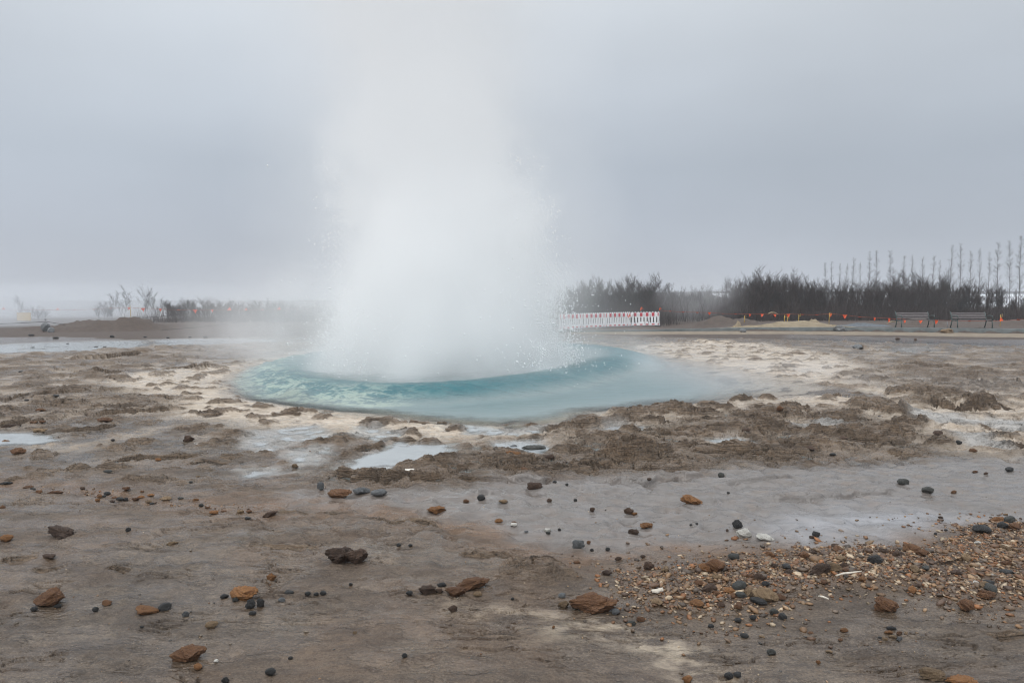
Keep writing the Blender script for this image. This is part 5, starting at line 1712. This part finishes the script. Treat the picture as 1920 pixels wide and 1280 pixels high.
def lathe(name, zs, rads, n, shear=0.0, wob=0.0, seed=1, capk=True):
    V, Q = [], []
    for i, z in enumerate(zs):
        for k in range(n):
            a = 2 * math.pi * k / n
            rr = rads[i] * (1 + wob * float(perlin(np.array([math.cos(a) * 1.7 + seed]), np.array([math.sin(a) * 1.7 + z * .6]), seed)[0]))
            V.append((rr * math.cos(a) + shear * z, rr * math.sin(a), z))
    for i in range(len(zs) - 1):
        for k in range(n):
            Q.append((i * n + k, i * n + (k + 1) % n, (i + 1) * n + (k + 1) % n, (i + 1) * n + k))
    me = bpy.data.meshes.new(name)
    me.from_pydata(V, [], Q + [tuple(range(n))[::-1], tuple(range((len(zs) - 1) * n, len(zs) * n))])
    for p in me.polygons:
        p.use_smooth = True
    return me


def steam_column_material():
    m = NT('steam_column')
    co = m.n('TexCoord').outputs['Object']
    sp_ = m.n('SeparateXYZ')
    m.set(sp_.inputs[0], co)
    x, y, z = sp_.outputs
    xs = m.math('ADD', x, m.math('MULTIPLY', z, 0.10))
    r = m.math('SQRT', m.math('ADD', m.math('MULTIPLY', xs, xs), m.math('MULTIPLY', y, y)))
    R_ = m.math('ADD', m.map(z, 0.0, 2.2, 2.78, 2.44), m.map(z, 2.2, 6.5, 0.0, -0.22))
    R_ = m.math('ADD', R_, m.map(z, 6.5, 9.5, 0.0, 0.5))
    nA = m.noise(co, 0.5, 4, 0.55, 0.4)
    nB = m.noise(co, 1.9, 4, 0.6)
    nn = m.math('ADD', m.math('MULTIPLY', m.math('SUBTRACT', nA, 0.5), 1.5), m.math('MULTIPLY', m.math('SUBTRACT', nB, 0.5), 0.6))
    q = m.math('ADD', m.math('DIVIDE', r, R_), m.math('MULTIPLY', nn, 0.8))
    edge = m.map(q, m.map(z, 2.5, 7.0, 1.12, 1.32), 0.50, 0.0, 1.0, True)
    dz = m.math('ADD', m.map(z, 0.8, 4.5, 2.0, 0.0), m.map(z, 2.0, 8.0, 1.15, 0.30))
    dz = m.math('MULTIPLY', dz, m.map(z, 9.5, 13.5, 1.0, 0.0, True))
    core = m.math('MULTIPLY', m.math('POWER', edge, 1.7), dz)
    halo = m.math('MULTIPLY', m.map(q, 1.95, 0.8, 0.0, 1.0, True), m.map(z, 0.0, 8.0, 0.13, 0.085))
    den = m.math('ADD', core, halo)
    v = m.n('VolumePrincipled')
    m.set(v.inputs['Color'], (0.9985, 0.9995, 1.0))
    m.set(v.inputs['Density'], den)
    v.inputs['Anisotropy'].default_value = 0.0
    m.t.links.new(v.outputs[0], m.out.inputs['Volume'])
    m.mat.cycles.volume_sampling = 'DISTANCE'
    return m.mat


geyser = empty('geyser_eruption', (PX, PYC, 0.0))
tag(geyser, 'white column of boiling water and steam bursting out of the turquoise pool', 'geyser')
zs = np.array([-0.3, 0.3, 1.0, 2.0, 3.0, 4.0, 5.0, 6.0, 7.0, 8.0, 9.0, 10.0, 11.0, 12.0, 13.0, 14.0])
link('steam_column', lathe('steam_column', zs, plume_r(np.maximum(zs, 0)) * 1.85, 40, -0.10), steam_column_material(), geyser)
zj = np.arange(-0.2, 2.4, 0.08)
M_FOAM = simple('white_foam', (0.97, 0.98, 0.985), (0.95, 0.965, 0.975), 0.8, 3)
jet = lathe('water_jet', zj, np.interp(zj, [0, 1, 1.8, 2.4], [0.9, 0.7, 0.45, 0.1]), 64, -0.10, 0.25, 5)
link('water_jet', jet, M_FOAM, geyser)

# spray
nd = 30000
sx = rs.rand(nd)
ang = np.where(sx < 0.60, rs.normal(0.0, 0.38, nd), np.where(sx < 0.97, rs.normal(math.pi + 0.1, 0.42, nd), rs.rand(nd) * 2 * math.pi))
zz = np.where(rs.rand(nd) < 0.72, rs.gamma(2.0, 0.42, nd), rs.rand(nd) ** 1.6 * 4.6) + 0.05
rr = np.interp(zz, [0, 0.6, 2.0, 4.0, 6.5], [2.35, 2.45, 2.35, 2.15, 2.0]) * (0.84 + 0.05 * np.sin(ang * 7)) + rs.exponential(0.34, nd) * np.interp(zz, [0, 1, 4, 6], [1.0, 1.25, .8, .4])
clus = fbm(ang * 4.5 + zz * 0.5, zz * 0.9, 4, 41, 0.6)
okd = (clus > -0.12 + 0.35 * (rr > 2.8)) & (rr < 4.1)
dx_ = (rr * np.cos(ang) - 0.10 * zz)[okd]
dy_ = (rr * np.sin(ang))[okd]
dz_ = zz[okd]
rad = (0.0040 + rs.exponential(0.0042, len(dx_))).clip(0, 0.019)
octv = np.array([(1, 0, 0), (-1, 0, 0), (0, 1, 0), (0, -1, 0), (0, 0, 1.25), (0, 0, -1.25)])
octf = np.array([(0, 2, 4), (2, 1, 4), (1, 3, 4), (3, 0, 4), (2, 0, 5), (1, 2, 5), (3, 1, 5), (0, 3, 5)])
dv = (np.stack([dx_, dy_, dz_], 1)[:, None, :] + octv[None] * rad[:, None, None]).reshape(-1, 3)
df = (octf[None] + (np.arange(len(dx_)) * 6)[:, None, None]).reshape(-1, 3)
md = NT('water_drops')
d1 = md.n('BsdfDiffuse')
d1.inputs[0].default_value = (0.97, 0.98, 0.985, 1)
md.set(md.out.inputs['Surface'], d1.outputs[0])
drops = link('spray', np_mesh('spray', dv, df), md.mat, geyser)
drops['kind'] = 'stuff'


def cloud_material(name, dens, rad, scale, lo=0.42, hi=0.72, col=(0.97, 0.975, 0.985), flatz=None):
    """Soft drifting steam inside an ellipsoid hull (object space, semi-axes rad)."""
    m = NT(name)
    co = m.n('TexCoord').outputs['Object']
    mp_ = m.n('Mapping')
    m.set(mp_.inputs['Vector'], co)
    mp_.inputs['Scale'].default_value = tuple(1.0 / q for q in rad)
    ln = m.n('VectorMath', operation='LENGTH')
    m.set(ln.inputs[0], mp_.outputs[0])
    fall = m.map(ln.outputs['Value'], 1.0, 0.25, 0.0, 1.0, True)
    n = m.noise(co, scale, 3, 0.5, 0.2)
    den = m.math('MULTIPLY', m.math('MULTIPLY', fall, m.map(n, lo, hi, 0.12, 1.0, True)), dens)
    v = m.n('VolumePrincipled')
    m.set(v.inputs['Color'], col)
    m.set(v.inputs['Density'], den)
    v.inputs['Anisotropy'].default_value = 0.2
    m.t.links.new(v.outputs[0], m.out.inputs['Volume'])
    return m.mat


def cloud(name, c, rad, dens, scale, **kw):
    bm = bmesh.new()
    bmesh.ops.create_icosphere(bm, subdivisions=3, radius=1.0)
    for v in bm.verts:
        v.co = Vector((v.co.x * rad[0], v.co.y * rad[1], max(v.co.z * rad[2], -c[2] - 0.3)))
    me = bpy.data.meshes.new(name)
    bm.to_mesh(me)
    bm.free()
    o = link(name, me, cloud_material(name + '_vapour', dens, rad, scale, **kw))
    o.location = c
    return o


tag(cloud('drifting_steam', at_depth(520, 600, 18.0), (3.6, 3.0, 2.2), 0.62, 0.5), 'thin steam drifting off the left side of the eruption', 'steam', kind='stuff')
tag(cloud('steam_bank', at_depth(110, 575, 64.0), (30.0, 15.0, 2.9), 0.13, 0.10, lo=0.25, hi=0.70, col=(0.90, 0.925, 0.96)), 'pale steam bank rising behind the misty bushes on the left', 'steam', kind='stuff')
tag(cloud('steam_wisp', at_depth(30, 589, 41.5), (10.0, 6.5, 2.2), 0.22, 0.22, lo=0.30, hi=0.72, col=(0.90, 0.925, 0.96)), 'steam in front of the faint tree behind the yellow sign', 'steam', kind='stuff')
tag(cloud('steam_veil', at_depth(1170, 662, 17.0), (2.0, 1.7, 0.75), 0.42, 0.6), 'thin veil of steam over the right back of the pool', 'steam', kind='stuff')
tag(cloud('pool_steam', at_depth(1330, 700, 14.8), (4.8, 3.2, 0.50), 0.30, 0.7), 'low steam lying over the shallow right end of the pool', 'steam', kind='stuff')
tag(cloud('ground_steam', at_depth(1740, 735, 12.2), (2.9, 1.6, 0.55), 0.26, 0.9), 'wisps of steam over the brown humps right of the pool', 'steam', kind='stuff')
tag(cloud('roadside_steam', at_depth(1310, 560, 45.0), (3.6, 5.0, 2.3), 0.17, 0.4), 'grey steam in front of the bushes right of the barrier', 'steam', kind='stuff')

# even air over the whole place
mh = NT('air')
vh = mh.n('VolumePrincipled')
mh.set(vh.inputs['Color'], (0.86, 0.89, 0.93))
vh.inputs['Density'].default_value = 0.0014
vh.inputs['Anisotropy'].default_value = 0.1
mh.t.links.new(vh.outputs[0], mh.out.inputs['Volume'])
hb = MB()
hb.box((0, 0, 8.0), (2000, 2000, 24.0))
tag(hb.build('haze', mh.mat), kind='stuff')

# ------------------------------------------------------------------ sky and light
wd = bpy.data.worlds.new('World')
SC.world = wd
wd.use_nodes = True
wt = wd.node_tree
wt.nodes.clear()


def wn(typ, **kw):
    n = wt.nodes.new('ShaderNode' + typ)
    for k, v in kw.items():
        setattr(n, k, v)
    return n


wo = wn('OutputWorld')
bg = wn('Background')
bg.inputs['Strength'].default_value = 0.1
wt.links.new(bg.outputs[0], wo.inputs[0])
sky = wn('TexSky', sky_type='NISHITA', sun_disc=False)
sky.sun_elevation = R(50)
sky.sun_rotation = R(208)
tcw = wn('TexCoord')
sep = wn('SeparateXYZ')
wt.links.new(tcw.outputs['Generated'], sep.inputs[0])
ramp = wn('ValToRGB')
wt.links.new(sep.outputs['Z'], ramp.inputs['Fac'])
els = ramp.color_ramp.elements
stops = [(0.0, (0.425, 0.452, 0.520)), (0.08, (0.425, 0.462, 0.530)), (0.18, (0.450, 0.498, 0.562)), (0.30, (0.565, 0.612, 0.668)), (0.42, (0.69, 0.735, 0.780)), (1.0, (1.68, 1.77, 1.86))]
els[0].position, els[0].color = stops[0][0], (*stops[0][1], 1)
els[1].position, els[1].color = stops[-1][0], (*stops[-1][1], 1)
for p_, c_ in stops[1:-1]:
    e = els.new(p_)
    e.color = (*c_, 1)
mpw = wn('Mapping')
mpw.inputs['Scale'].default_value = (1.3, 1.3, 3.2)
mpw.inputs['Location'].default_value = (0.35, 0.2, 0.1)
wt.links.new(tcw.outputs['Generated'], mpw.inputs[0])
nz = wn('TexNoise')
nz.inputs['Scale'].default_value = 1.6
nz.inputs['Detail'].default_value = 3.0
nz.inputs['Roughness'].default_value = 0.45
wt.links.new(mpw.outputs[0], nz.inputs['Vector'])
m1 = wn('MapRange')
wt.links.new(nz.outputs['Fac'], m1.inputs[0])
for i, v in ((1, 0.3), (2, 0.7), (3, 0.925), (4, 1.085)):
    m1.inputs[i].default_value = v
m2 = wn('MapRange')                     # the cloud is thinner towards the west
wt.links.new(sep.outputs['X'], m2.inputs[0])
for i, v in ((1, -0.6), (2, 0.6), (3, 1.09), (4, 0.98)):
    m2.inputs[i].default_value = v
mm = wn('Math', operation='MULTIPLY')
wt.links.new(m1.outputs[0], mm.inputs[0])
wt.links.new(m2.outputs[0], mm.inputs[1])
m10 = wn('Math', operation='MULTIPLY')
m10.inputs[1].default_value = 10.0
wt.links.new(mm.outputs[0], m10.inputs[0])
vs = wn('VectorMath', operation='SCALE')
wt.links.new(ramp.outputs['Color'], vs.inputs[0])
wt.links.new(m10.outputs[0], vs.inputs['Scale'])
mx = wn('Mix', data_type='RGBA')
mx.inputs[0].default_value = 0.94
wt.links.new(sky.outputs[0], mx.inputs[6])
wt.links.new(vs.outputs[0], mx.inputs[7])
wt.links.new(mx.outputs[2], bg.inputs['Color'])

sl = bpy.data.lights.new('sun', 'SUN')
sl.energy = 1.45
sl.angle = R(50)
sl.color = (1.0, 0.985, 0.965)
so_ = bpy.data.objects.new('sun', sl)
COL.objects.link(so_)
so_.rotation_euler = (R(40), 0, R(-28))

SC.view_settings.view_transform = 'Standard'
SC.view_settings.look = 'None'
SC.view_settings.exposure = 0.0
SC.view_settings.gamma = 1.0
SC.render.engine = 'CYCLES'
cy = SC.cycles
cy.use_denoising = True
cy.pixel_filter_type = 'BLACKMAN_HARRIS'
cy.filter_width = 1.1
cy.denoiser = 'OPENIMAGEDENOISE'
cy.denoising_input_passes = 'RGB_ALBEDO_NORMAL'
cy.max_bounces = 72
cy.diffuse_bounces = 3
cy.glossy_bounces = 3
cy.transmission_bounces = 2
cy.transparent_max_bounces = 16
cy.volume_bounces = 64
cy.volume_step_rate = 1.0
cy.volume_max_steps = 256
